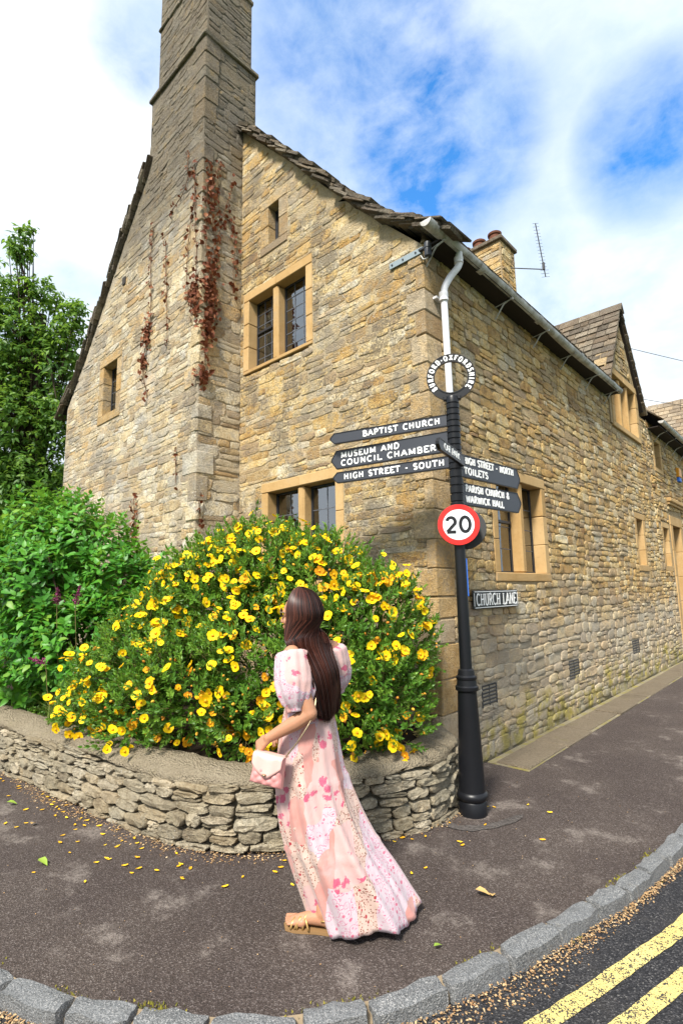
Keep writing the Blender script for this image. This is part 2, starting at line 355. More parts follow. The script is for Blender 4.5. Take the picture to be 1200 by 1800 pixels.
def asphalt():
    t = NT('pavement_tarmac'); a = t.vor(170, out='Color'); d = t.vor(170)
    sp = t.sep(a, 0); c = t.ramp(sp, [(0, (.040, .030, .025)), (.55, (.066, .050, .042)), (.85, (.098, .078, .068)), (1, (.17, .145, .13))])
    big = t.noise(1.1, 5, .6); c = t.mix(t.step(big, .35, .7), t.mix(1.0, c, (.74, .72, .74), 'MULTIPLY'), c)
    w = t.math('MULTIPLY', t.step(t.noise(2.3, 7, .68), .54, .66), t.step(t.noise(40, 3, .7), .28, .62)); c = t.mix(t.math('MULTIPLY', w, .62), c, (.24, .205, .18))
    c = t.mix(t.math('MULTIPLY', t.step(t.noise(7, 6, .7), .62, .78), .4), c, (.022, .018, .016))
    t.bump(t.math('ADD', d, t.math('MULTIPLY', t.noise(55, 3, .6), .6)), .85, .006); return t.fin(c, .86, .28)
M['tarmac'] = asphalt()
def road():
    t = NT('road_tarmac'); a = t.vor(150, out='Color'); d = t.vor(150); sp = t.sep(a, 0)
    c = t.ramp(sp, [(0, (.009, .009, .011)), (.6, (.022, .022, .025)), (.9, (.05, .048, .05)), (1, (.13, .125, .12))])
    c = t.mix(t.math('MULTIPLY', t.step(t.noise(2, 6, .7), .5, .75), .35), c, (.075, .068, .06))
    t.bump(d, .9, .008); return t.fin(c, .8, .3)
M['road'] = road()
def yellow():
    t = NT('yellow_line_paint'); w = t.math('ADD', t.noise(28, 6, .75), t.math('MULTIPLY', t.math('SUBTRACT', t.vor(150), .4), .5))
    c = t.mix(t.noise(3, 4), (.54, .42, .11), (.61, .51, .21)); c = t.mix(t.math('MULTIPLY', t.step(t.noise(9, 6, .75), .48, .72), .4), c, (.36, .29, .12))
    c = t.mix(t.step(w, .60, .66), c, (.045, .042, .04)); t.bump(t.vor(150), .6, .006); return t.fin(c, .75, .25)
M['yellow'] = yellow()
def granite():
    t = NT('granite_kerb'); rn = t.rnd(); a = t.sep(t.vor(260, out='Color'), 0)
    c = t.ramp(a, [(0, (.065, .068, .070)), (.5, (.135, .140, .142)), (.85, (.22, .222, .22)), (1, (.36, .35, .335))])
    c = t.mix(t.math('MULTIPLY', t.wn(rn), .35), c, (.16, .165, .17)); n = t.noise(9, 6, .7)
    c = t.mix(t.math('MULTIPLY', t.step(n, .5, .72), .55), c, (.085, .085, .085)); c = t.mix(t.math('MULTIPLY', t.step(t.noise(5, 6, .7), .6, .75), .3), c, (.30, .26, .19))
    t.bump(t.math('ADD', t.math('MULTIPLY', t.noise(22, 5, .7), 1.5), t.noise(120, 3, .6)), .8, .012); return t.fin(c, .8, .25)
M['granite'] = granite()
M['joint'] = plain('kerb_mortar', (.26, .20, .13), .95, .1, var=.25, scale=20, bump=.6)
def concrete(name, a, b, moss=.0):
    t = NT(name); n = t.noise(5, 6, .7); v = t.vor(75); s_ = t.sep(t.vor(75, out='Color'), 1)
    c = t.mix(n, tuple(x*.85 for x in a), tuple(x*.88 for x in b)); c = t.mix(t.math('MULTIPLY', s_, .45), c, tuple(x*.55 for x in a)); c = t.mix(t.math('MULTIPLY', t.step(t.noise(1.6, 6, .7), .5, .68), .45), c, tuple(x*.5 for x in a))
    if moss: c = t.mix(t.math('MULTIPLY', t.step(t.noise(3, 6, .7), .55, .7), moss), c, (.20, .18, .06))
    t.bump(t.math('ADD', t.math('MULTIPLY', t.noise(22, 6, .75), 2.2), v), 1.0, .022); return t.fin(c, .95, .12)
M['coping'] = concrete('lime_mortar_coping', (.33, .27, .18), (.48, .41, .30), .25)
M['slab'] = concrete('pavement_edge_slab', (.24, .19, .13), (.33, .275, .20), .35)
M['patch'] = concrete('cement_patch', (.15, .13, .12), (.20, .18, .165))
M['soil'] = plain('soil', (.035, .025, .018), 1, .1, var=.3, scale=20, bump=.8)
M['grass'] = plain('far_grass', (.06, .10, .025), 1, .1, var=.3, scale=3)
def leafmat(name, stops, trans=.35, rough=.45, spec=.4, back=None):
    t = NT(name); rn = t.rnd(); n = t.noise(35, 3); c = t.ramp(t.math('ADD', t.math('MULTIPLY', t.wn(rn), .8), t.math('MULTIPLY', n, .2)), stops)
    t.fin(c, rough, spec); tl = t.new('ShaderNodeBsdfTranslucent'); t.K.new(t.mix(.35, c, (.35, .5, .05)) if back is None else t.mix(.4, c, back), tl.inputs[0])
    mx = t.new('ShaderNodeMixShader'); mx.inputs[0].default_value = trans; t.K.new(t.p.outputs[0], mx.inputs[1]); t.K.new(tl.outputs[0], mx.inputs[2]); t.K.new(mx.outputs[0], t.out.inputs[0]); return t.m
M['leaf_bush'] = leafmat('hypericum_leaf', [(0, (.045, .14, .016)), (.5, (.10, .24, .026)), (1, (.20, .36, .04))])
M['leaf_shrub'] = leafmat('shrub_leaf', [(0, (.035, .15, .016)), (.5, (.065, .25, .022)), (.85, (.11, .33, .03)), (1, (.20, .42, .05))])
M['leaf_tip'] = leafmat('young_leaf', [(0, (.14, .32, .03)), (1, (.24, .42, .05))], .45)
M['leaf_tree'] = leafmat('tree_leaf', [(0, (.045, .12, .022)), (.6, (.11, .24, .035)), (1, (.22, .37, .055))], .5)
M['leaf_dry'] = leafmat('dry_creeper_leaf', [(0, (.085, .022, .010)), (.5, (.17, .05, .022)), (1, (.30, .13, .06))], .12, .7, .2, (.35, .08, .03))
M['bark'] = plain('bark', (.06, .045, .032), .95, .1, var=.3, scale=20, bump=.8)
M['vine'] = plain('vine_stem', (.13, .07, .04), .9, .1)
M['stem'] = plain('green_stem', (.13, .11, .035), .7)
M['petal'] = leafmat('yellow_petal', [(0, (.86, .47, .004)), (.3, (.90, .59, .005)), (1, (.93, .70, .010))], .25, .6, .2, (.92, .52, .002))
M['petal_faded'] = leafmat('faded_petal', [(0, (.62, .24, .01)), (.5, (.78, .36, .008)), (1, (.86, .48, .01))], .2, .7, .2, (.8, .35, .01))
M['stamen'] = plain('stamen_orange', (.80, .36, .01), .7, var=.2, scale=60)
M['bud'] = leafmat('faded_flower', [(0, (.45, .14, .02)), (.5, (.60, .26, .03)), (1, (.75, .45, .05))], .1, .7, .2, (.6, .3, .02))
M['purple'] = leafmat('buddleia_floret', [(0, (.10, .02, .06)), (.5, (.20, .035, .10)), (1, (.33, .07, .17))], .2, .7, .2, (.4, .1, .2))
M['blade'] = leafmat('grass_blade', [(0, (.10, .16, .03)), (.6, (.20, .26, .06)), (1, (.36, .32, .13))])
M['moss'] = leafmat('kerb_moss', [(0, (.10, .11, .02)), (.5, (.20, .18, .03)), (1, (.32, .27, .05))], .1, .8, .1)
M['litter'] = leafmat('dried_petal_litter', [(0, (.18, .085, .04)), (.4, (.36, .22, .105)), (.8, (.52, .37, .20)), (1, (.62, .52, .36))], .1, .8, .15, (.5, .35, .2))
M['fallen'] = leafmat('fallen_petal', [(0, (.55, .27, .02)), (.5, (.75, .43, .015)), (1, (.82, .58, .04))], .1, .7, .2, (.8, .5, .05))
M['fallen_green'] = leafmat('fallen_green_leaf', [(0, (.20, .34, .05)), (1, (.30, .42, .06))], .2)
M['fallen_brown'] = leafmat('fallen_brown_leaf', [(0, (.45, .28, .10)), (1, (.62, .42, .18))], .1, .8, .1, (.5, .3, .1))
M['door'] = plain('brown_door', (.10, .045, .02), .6, .3, var=.2)
M['lamp_orange'] = plain('amber_alarm_box', (.75, .33, .03), .4)

# ================================================================== GROUND
KERB = crom([(-14, -5.2, 0), (-6, -4.35, 0), (-2, -3.78, 0), (-.283, -3.32, 0), (.189, -3.129, 0), (.53, -2.928, 0), (.814, -2.716, 0), (1.03, -2.448, 0), (1.175, -2.175, 0), (1.317, -1.791, 0),
              (1.484, -1.182, 0), (1.612, -.631, 0), (1.72, .353, 0), (1.78, 1.6, 0), (1.80, 4, 0), (1.80, 10, 0), (1.80, 30, 0)], .06)
def offs(path, d):
    out = []
    for i, p in enumerate(path):
        t = (path[min(i+1, len(path)-1)]-path[max(i-1, 0)]).normalized(); out.append(p+Vector((t.y, -t.x, 0))*d)
    return out
g = MB(); g.add([(-400, -400, -.16), (400, -400, -.16), (400, 400, -.16), (-400, 400, -.16)], [(0, 1, 2, 3)])
tag(obj('ground', g, M['grass'], fixn=False), kind='structure')
# carriageway, reaching past the pavement edge on the far side
g = MB(); g.add([(-60, -9.5, -.058), (6.5, -9.5, -.058), (6.5, 60, -.058), (-60, 60, -.058)], [(0, 1, 2, 3)]); 
tag(obj('road', g, M['road'], fixn=False), kind='structure')
# pavement: a sheet between the kerb and the house
g = MB(); inner = [Vector((min(p.x-.4, -.3) if p.y > -.5 else p.x-.2, max(p.y, -.5) if p.y > -.5 else p.y, 0)) for p in KERB]
poly = [tuple(p) for p in KERB]+[(-.2, 30, 0), (-.2, .3, 0), (-14, .3, 0)]
g.add([(x, y, 0.0) for x, y, _ in poly], [tuple(range(len(poly)))]); 
pav = obj('pavement', g, M['tarmac']); tag(pav, kind='structure')
if pav.data.polygons[0].normal.z < 0: pav.data.flip_normals()
bm_ = bmesh.new(); bm_.from_mesh(pav.data); bmesh.ops.triangulate(bm_, faces=bm_.faces); bm_.to_mesh(pav.data); bm_.free()
# kerb: mortar bed with single granite stones
out = offs(KERB, .125); kb = MB(); kb.grid([[(p.x, p.y, .003), (q.x, q.y, -.030), (q.x, q.y, -.2), (p.x, p.y, -.2)] for p, q in zip(offs(KERB, .004), offs(KERB, .075))])
kerb = obj('kerb', kb, M['joint'], smooth=False); tag(kerb, kind='structure')
def rough_block(seed, nx=6, ny=3, nz=3, amp=.045):
    """unit block (-.5..5) with uneven rounded faces"""
    rg = random.Random(seed); b = bmesh.new(); bmesh.ops.create_cube(b, size=1.0)
    bmesh.ops.subdivide_edges(b, edges=b.edges[:], cuts=3, use_grid_fill=True)
    for v in b.verts:
        c = v.co.copy(); e = sum(1 for k in range(3) if abs(c[k]) > .49)
        if e >= 2: c *= (.965 if e == 2 else .93)
        v.co = c+Vector((rg.uniform(-1, 1)*amp*.35, rg.uniform(-1, 1)*amp, rg.uniform(-1, 1)*amp))
    me = bpy.data.meshes.new('kerb_stone'); b.to_mesh(me); b.free(); me.polygons.foreach_set('use_smooth', [True]*len(me.polygons)); me.set_sharp_from_angle(angle=R(38)); return me
kmesh = [rough_block(s) for s in range(7)]
for m_ in kmesh: m_.materials.append(M['granite'])
acc = [0]
for i in range(1, len(KERB)): acc.append(acc[-1]+(KERB[i]-KERB[i-1]).length)
def at(path, acc, s):
    i = min(max(int(np.searchsorted(acc, s)), 1), len(path)-1); t = (s-acc[i-1])/max(acc[i]-acc[i-1], 1e-6); return path[i-1].lerp(path[i], t), (path[i]-path[i-1]).normalized()
s = 6.0; k = 0
while s < acc[-1]-12:
    L_ = random.uniform(.25, .37); p, t = at(KERB, acc, s+L_/2); nrm = Vector((t.y, -t.x, 0)); w = random.uniform(.090, .102)
    Mx = Matrix((t, -nrm, Vector((0, 0, 1)))).transposed() @ Matrix.Rotation(random.uniform(-.03, .03), 3, 'Z') @ Matrix.Rotation(random.uniform(-.05, .05), 3, 'X')
    c = p+nrm*(w/2+.002); inst('kerb_stone', kmesh[k % 7], kerb, (c.x, c.y, -.075+random.uniform(-.006, .006)), Mx, (L_-.012, w, .19)); s += L_; k += 1
# double yellow lines on the carriageway
for off_, nm, lab in ((.305, 'yellow_line', None), (.485, 'yellow_line', None)):
    a_, b_ = offs(KERB, off_), offs(KERB, off_+.08); y = MB(); P = []
    for i in range(len(a_)):
        if 60 < i < len(a_)-60: P.append([(a_[i].x+random.uniform(-.003, .003), a_[i].y, -.054), (b_[i].x+random.uniform(-.003, .003), b_[i].y, -.054)])
    y.grid(P); o = obj(nm, y, M['yellow']); tag(o, kind='structure')
# strip of slabs at the foot of the lane wall
strip = MB(); strip.box((.02, .72, -.05), (.44, 14.0, .006)); st = obj('wall_foot_strip', strip, M['mortar_lane']); tag(st, kind='structure')
y0 = .75
while y0 < 13.8:
    L_ = random.uniform(.75, 1.25); w = .34+random.uniform(-.02, .03)
    b = MB(); b.box((.085+random.uniform(0, .02), y0, -.04), (.085+w, y0+L_-.018, .022+random.uniform(-.006, .006)), .008, 0, .004); obj('paving_slab', b, M['slab'], st); y0 += L_
# cement patch around the post foot and an old scar across the pavement
def patch(name, pts, mat, z=.005, th=.02):
    P = crom([(x, y, 0) for x, y in pts], .05); b = MB(); rows = []
    for i, p in enumerate(P):
        t = (P[min(i+1, len(P)-1)]-P[max(i-1, 0)]).normalized(); n_ = Vector((t.y, -t.x, 0)); w = th*(.7+.5*random.random())*min(1, i/3+.15, (len(P)-1-i)/3+.15)
        rows.append([(p+n_*w)+Vector((0, 0, z)), (p-n_*w)+Vector((0, 0, z))])
    b.grid(rows); o = obj(name, b, mat); tag(o, kind='structure'); return o
patch('cement_seam', [(.35, -.66), (.52, -.72), (.66, -.62), (.76, -.42), (.80, -.22)], M['patch'], .005, .045)


# ================================================================== STONE PIECES
def stone_template(seed, n=10, inner=.70, jl=.86, jh=1.06, e0=3.2, e1=6):
    rg = random.Random(seed); ex = rg.uniform(e0, e1); vs = []; A = [2*math.pi*(i+rg.uniform(-.22, .22))/n for i in range(n)]
    O = []
    for a in A:
        c, s_ = math.cos(a), math.sin(a); q = (abs(c)**ex+abs(s_)**ex)**(-1/ex); q *= rg.uniform(jl, jh); O.append((.5*q*c, .5*q*s_))
    sk = rg.uniform(-.10, .10)
    O = [(x+sk*y, y) for x, y in O]
    for (k, z) in ((1.0, -1.0), (1.0, .25), (.955, .80)):
        for (x, y) in O: vs.append((x*k, y*k, z+(rg.uniform(-.12, .12) if z > 0 else 0)))
    for (x, y) in O: vs.append((x*inner+rg.uniform(-.03, .03), y*inner, 1.0+rg.uniform(-.28, .18)))
    vs.append((rg.uniform(-.1, .1), rg.uniform(-.1, .1), 1.0+rg.uniform(-.3, .15)))
    fs = []
    for r_ in range(3):
        for i in range(n): fs.append((r_*n+i, r_*n+(i+1) % n, (r_+1)*n+(i+1) % n, (r_+1)*n+i))
    for i in range(n): fs.append((3*n+i, 3*n+(i+1) % n, 4*n))
    return np.array(vs), fs
TEMPL = [stone_template(100+i, 11, .84, .88, 1.04, 4, 8) for i in range(16)]; TEMPL2 = [stone_template(500+i, 12, .86, .93, 1.03, 5, 10) for i in range(16)]
def templ_mesh(mat, T=None):
    out = []
    for v, f in (T or TEMPL):
        me = bpy.data.meshes.new('stone'); me.from_pydata(v.tolist(), [], f); me.materials.append(mat); me.polygons.foreach_set('use_smooth', [True]*len(f)); me.set_sharp_from_angle(angle=R(50)); out.append(me)
    return out
def rubble(x0, x1, z0, z1, rowh=(.09, .19), len_=(.14, .46), split=.45, rg=None, ztop=None, holes=(), minh=.028, wob=.02):
    """coursed rubble cells (xa, xb, za, zb) filling a rectangle, cut round holes"""
    rg = rg or random.Random(3); cells = []; z = z0
    while z < z1-.02:
        h = rg.uniform(*rowh); x = x0
        while x < x1-.01:
            w = min(rg.uniform(*len_)*(1.0 if rg.random() < .85 else 1.5), x1-x)
            if x1-(x+w) < .07: w = x1-x
            if rg.random() < split and h > .1:
                k = rg.uniform(.35, .65); cells.append((x, x+w, z, z+h*k))
                if rg.random() < .35 and w > .26:
                    q = rg.uniform(.35, .65); cells += [(x, x+w*q, z+h*k, z+h), (x+w*q, x+w, z+h*k, z+h)]
                else: cells.append((x, x+w, z+h*k, z+h))
            else: cells.append((x, x+w, z, z+h))
            x += w
        z += h
    for (hx0, hx1, hz0, hz1) in holes:
        nc = []
        for (a, b, c, d) in cells:
            if b <= hx0 or a >= hx1 or d <= hz0 or c >= hz1: nc.append((a, b, c, d)); continue
            if a < hx0-.035: nc.append((a, hx0, c, d))
            if b > hx1+.035: nc.append((hx1, b, c, d))
            a2, b2 = max(a, hx0), min(b, hx1)
            if c < hz0-.03: nc.append((a2, b2, c, hz0))
            if d > hz1+.03: nc.append((a2, b2, hz1, d))
        cells = nc
    res = []
    for (a, b, c, d) in cells:
        d = min(d, z1)
        if ztop:
            t = min(ztop(a), ztop(b)); d = min(d, t)
        if d-c < minh or b-a < .03: continue
        o1 = wob*math.sin(a*2.1+c*.7)+wob*.5*math.sin(a*5.3+1.3); res.append((a, b, c+o1, d+o1))
    return res
CAMP = cam.matrix_world.translation.copy(); CAMI = cam.matrix_world.inverted()
def on_screen(p):
    q = CAMI @ Vector(p)
    if q.z > -.2: return 0
    u = .5+q.x/-q.z*FPX/1200; v = .5+q.y/-q.z*FPX/1800
    return 1/(-q.z) if -.02 < u < 1.02 and -.02 < v < 1.02 else 0
def place_cells(cells, origin, ex, ez, normal, prot=(.012, .03), gap=.010, rot=.02, rg=None):
    """cells on a flat face -> list of (template, location, matrix, scale)"""
    rg = rg or random.Random(5); ex, ez, nn = Vector(ex), Vector(ez), Vector(normal); out = []
    B = Matrix((ex, ez, nn)).transposed()
    for (a, b, c, d) in cells:
        p = Vector(origin)+ex*((a+b)/2)+ez*((c+d)/2); Mx = B @ Matrix.Rotation(rg.uniform(-rot, rot), 3, 'Z') @ Matrix.Rotation(rg.uniform(-.035, .035), 3, 'X') @ Matrix.Rotation(rg.uniform(-.025, .025), 3, 'Y')
        if rg.random() < .5: Mx = Mx @ Matrix.Rotation(math.pi, 3, 'Z')
        out.append((rg.randrange(16), p, Mx, (max(b-a-gap, .02)*1.03, max(d-c-gap*.8, .018)*1.05, rg.uniform(*prot))))
    return out

# ================================================================== HOUSE
house = empty('stone_cottage', (0, 0, 0))
tag(house, 'honey coloured rubble stone cottage with tall chimney on its gable and white downpipe', 'house')
PY = -.667; AX = -3.06; WX = -7.6
def roof_z(x):   # underside line of the gable masonry
    xs = [-7.75, -7.6, -7.25, -6.77, -6.23, -5.6, -4.71, -3.8, -2.89, -2.0, -1.37, -.83, -.35, 0, .2]
    zs = [5.0, 5.17, 5.53, 6.02, 6.64, 7.38, 8.36, 9.32, 8.36, 7.38, 6.64, 6.02, 5.53, 5.17, 5.0]
    return float(np.interp(x, xs, zs))
HG = [(-3.0, -1.60, 4.64, 5.86), (-2.58, -1.14, 1.69, 3.06), (-2.62, -2.05, 6.24, 7.10)]     # gable: holes for window surrounds
HF = [(-6.18, -5.34, 4.48, 5.70)]
HL = [(1.165, 2.695, 1.74, 3.09), (6.99, 7.73, 1.93, 3.10), (6.02, 8.12, 4.58, 5.86)]
VY = [(.72, 1.04, .50, .71), (3.07, 3.45, .48, .70), (6.08, 6.5, .48, .72)]
def wall_sheet(name, mat, f, x0, x1, z0, z1, holes, parent, ztop=None):
    xs = sorted(set([x0, x1]+[h[0] for h in holes]+[h[1] for h in holes]+([x0+(x1-x0)*i/24 for i in range(25)] if ztop else []))); xs = [x for x in xs if x0 <= x <= x1]
    zs = sorted(set([z0, z1]+[h[2] for h in holes]+[h[3] for h in holes])); zs = [z for z in zs if z0 <= z <= z1]; m = MB()
    for a, b in zip(xs, xs[1:]):
        if b-a < 1e-6: continue
        ta, tb = (ztop(a), ztop(b)) if ztop else (z1, z1)
        for c, d in zip(zs, zs[1:]):
            mx_, mz_ = (a+b)/2, (c+d)/2
            if any(h[0] < mx_ < h[1] and h[2] < mz_ < h[3] for h in holes): continue
            da, db = min(d, ta), min(d, tb)
            if da <= c and db <= c: continue
            m.add([f(a, c), f(b, c), f(b, max(db, c)), f(a, max(da, c))], [(0, 1, 2, 3)])
    return obj(name, m, mat, parent)
HGs = [(-2.95, -1.68, 4.6, 5.82), (-2.53, -1.2, 1.7, 3.02), (-2.5, -2.18, 6.3, 7.02)]; HFs = [(-6.1, -5.42, 4.56, 5.62)]
HLs = [(1.22, 2.64, 1.78, 3.04), (7.08, 7.64, 2.0, 3.03), (6.2, 7.95, 4.66, 5.78)]
gw = wall_sheet('gable_wall', M['mortar_gable'], lambda x, z: (x, 0, z), AX, 0, 0, 9, HGs, house, roof_z)
fwall = wall_sheet('front_wall', M['mortar_front'], lambda x, z: (x, PY, z), WX, AX, 0, 9.2, HFs, house, lambda x: max(roof_z(x), 9.2 if x > -4.63 else 0))
lw = wall_sheet('lane_wall', M['mortar_lane'], lambda y, z: (0, y, z), 0, 8.75, 0, 5.3, HLs+[], house)
b = MB(); b.add([(AX, PY, 0), (AX, 0, 0), (AX, 0, 8.0), (AX, PY, 8.0)], [(0, 1, 2, 3)]); ret = obj('chimney_breast_return', b, M['mortar_front'], house)
b = MB(); b.add([(WX, PY, 0), (WX, 9, 0), (WX, 9, 5.1), (WX, PY, 5.1), (0, 8.75, 0), (0, 8.75, 5.3), (WX, 8.75, 0), (WX, 8.75, 5.3), (-3.8, 8.75, 9.2)], [(0, 1, 2, 3), (4, 6, 7, 8, 5)]); obj('rear_wall', b, M['mortar_lane'], house)
# dark rooms behind the windows
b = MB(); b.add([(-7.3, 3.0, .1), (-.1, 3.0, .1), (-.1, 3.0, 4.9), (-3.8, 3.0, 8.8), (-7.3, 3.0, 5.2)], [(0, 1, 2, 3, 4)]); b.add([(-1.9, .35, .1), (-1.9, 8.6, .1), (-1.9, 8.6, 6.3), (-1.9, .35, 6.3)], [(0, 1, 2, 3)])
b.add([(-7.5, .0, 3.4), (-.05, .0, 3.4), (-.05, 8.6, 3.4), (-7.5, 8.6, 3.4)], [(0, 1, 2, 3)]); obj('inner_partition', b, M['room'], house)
# --- chimney stack above the roof
CX0, CX1, CY0, CY1 = -4.64, AX, PY, .23
cs = MB(); cs.add([(CX0, CY0, 8.0), (CX1, CY0, 8.0), (CX1, CY1, 8.0), (CX0, CY1, 8.0), (CX0, CY0, 9.68), (CX1, CY0, 9.68), (CX1, CY1, 9.68), (CX0, CY1, 9.68)], [(2, 1, 5, 6), (3, 2, 6, 7), (0, 3, 7, 4)]); cs.add([(CX0, CY0, 9.2), (CX1, CY0, 9.2), (CX1, CY0, 9.68), (CX0, CY0, 9.68)], [(0, 1, 2, 3)])
cs.box((CX0+.10, CY0+.05, 9.68), (CX1-.05, CY1-.05, 12.2)); stack = obj('chimney_stack', cs, M['mortar_front'], house)
for (z_, e_, h_) in ((9.70, .045, .075), (11.05, .03, .07)):
    k_ = 0 if z_ < 10 else 1; a0, a1, b0_, b1 = (CX0, CX1, CY0, CY1) if not k_ else (CX0+.10, CX1-.05, CY0+.05, CY1-.05)
    x_ = a0-e_
    while x_ < a1+e_-.01:
        w = min(random.uniform(.3, .55), a1+e_-x_); w = a1+e_-x_ if a1+e_-x_-w < .12 else w
        b = MB(); b.box((x_+.003, b0_-e_, z_-h_/2), (x_+w-.003, b1+e_, z_+h_/2), .014, 0, .006); obj('string_course', b, M['front'], stack); x_ += w
# --- stones of every face
HS = []; rg = random.Random(21)
def want(cells_placed, mi): HS.extend((c, mi) for c in cells_placed)
QG = []   # quoin strip on the corner
z_ = .02; k = 0
while z_ < 5.05:
    h = random.uniform(.20, .34); la, lb = ((.10, .38) if k % 2 else (.20, .27)); la *= random.uniform(.85, 1.15); lb *= random.uniform(.85, 1.15); QG.append((z_, min(z_+h, 5.12), la, lb)); z_ += h; k += 1
def in_quoin(a, b, c, d, side):
    for (q0, q1, la, lb) in QG:
        if c < q1 and d > q0 and ((side == 'g' and b > -la) or (side == 'l' and a < lb)): return True
    return False
qh_g = [(-q[2], .001, q[0], q[1]) for q in QG]; qh_l = [(-.001, q[3], q[0], q[1]) for q in QG]
want(place_cells(rubble(AX, 0, 0, 9, (.06, .16), (.10, .44), .5, rg, lambda x: roof_z(x)-.03, HG+qh_g), (0, 0, 0), (1, 0, 0), (0, 0, 1), (0, -1, 0), (.002, .011), .004, .045, rg), 0)
want(place_cells(rubble(WX+.02, AX-.02, 0, 9.66, (.06, .16), (.10, .44), .5, rg, lambda x: max(roof_z(x)-.03, 9.64 if x > -4.62 else 0), HF), (0, PY, 0), (1, 0, 0), (0, 0, 1), (0, -1, 0), (.002, .010), .004, .045, rg), 1)
want(place_cells(rubble(PY+.01, 0, 0, 8.2, (.10, .22), (.18, .5), .3, rg), (AX, 0, 0), (0, 1, 0), (0, 0, 1), (1, 0, 0), (.003, .011), .005, .03, rg), 1)
want(place_cells(rubble(PY+.01, .22, 8.2, 9.64, (.09, .18), (.16, .4), .4, rg), (AX, 0, 0), (0, 1, 0), (0, 0, 1), (1, 0, 0), (.003, .011), .005, .03, rg), 1)
want(place_cells(rubble(CX0+.11, CX1-.06, 9.74, 12.1, (.09, .18), (.16, .4), .4, rg), (0, PY+.05, 0), (1, 0, 0), (0, 0, 1), (0, -1, 0), (.003, .011), .005, .03, rg), 1)
want(place_cells(rubble(CY0+.06, CY1-.06, 9.74, 12.1, (.09, .18), (.16, .4), .4, rg), (CX1-.05, 0, 0), (0, 1, 0), (0, 0, 1), (1, 0, 0), (.003, .011), .005, .03, rg), 1)
LC = [c for c in rubble(.0, 8.72, .0, 5.25, (.075, .16), (.11, .36), .42, rg, None, HL+VY+qh_l)]
want(place_cells(LC, (0, 0, 0), (0, 1, 0), (0, 0, 1), (1, 0, 0), (.005, .020), .006, .05, rg), 2)
DC = rubble(6.02, 8.12, 5.25, 7.25, (.09, .16), (.14, .36), .3, rg, lambda y: 7.15-1.62*abs(y-7.08), [(6.02, 8.12, 4.58, 5.86)])
want(place_cells(DC, (.03, 0, 0), (0, 1, 0), (0, 0, 1), (1, 0, 0), (.008, .024), .008, .03, rg), 2)
smats = [M['gable'], M['front'], M['lane']]; smesh = [templ_mesh(m) for m in smats]
key = sorted(range(len(HS)), key=lambda i: -on_screen(HS[i][0][1])**2*HS[i][0][3][0]*HS[i][0][3][1])
own = set(key[:300]); groups = {}
for i, ((ti, p, Mx, sc), mi) in enumerate(HS):
    if i in own:
        inst('stone', smesh[mi][ti], (gw, fwall if abs(p.y-PY) < .1 else ret, lw)[mi], p, Mx, sc)
    else: groups.setdefault((ti, mi), []).append((p, Mx, sc))
def to_items(groups, TEMPL=TEMPL):
    it = []
    for (ti, mi), l in groups.items():
        Rm = np.array([np.array(m_)@np.diag(sc) for _, m_, sc in l]); T = np.array([tuple(p) for p, _, _ in l]); it.append((TEMPL[ti][0], TEMPL[ti][1], Rm, T, rng.random(len(l)), mi))
    return it
rs = merged('rubble_stones', to_items(groups), smats, house); tag(rs, kind='stuff'); rs.data.polygons.foreach_set('use_smooth', np.ones(len(rs.data.polygons), bool)); rs.data.set_sharp_from_angle(angle=R(50))
# quoins: dressed blocks on the street corner
for (a, c, la, lb) in QG:
    b = MB(); b.box((-la, -.014, a+.004), (.014, lb, c-.004), .010, 0, .005); obj('quoin', b, M['ashlar_worn'], gw)
# large blocks on the chimney's front corner
z_ = .1
while z_ < 9.5:
    h = random.uniform(.16, .36)
    if random.random() < .62:
        la, lb = random.uniform(.12, .34), random.uniform(.10, .26); b = MB(); b.box((AX-la, PY-.016, z_+.006), (AX+.016, PY+lb, z_+h-.006), .014, 0, .008); obj('quoin', b, M['front'], fwall)
    z_ += h

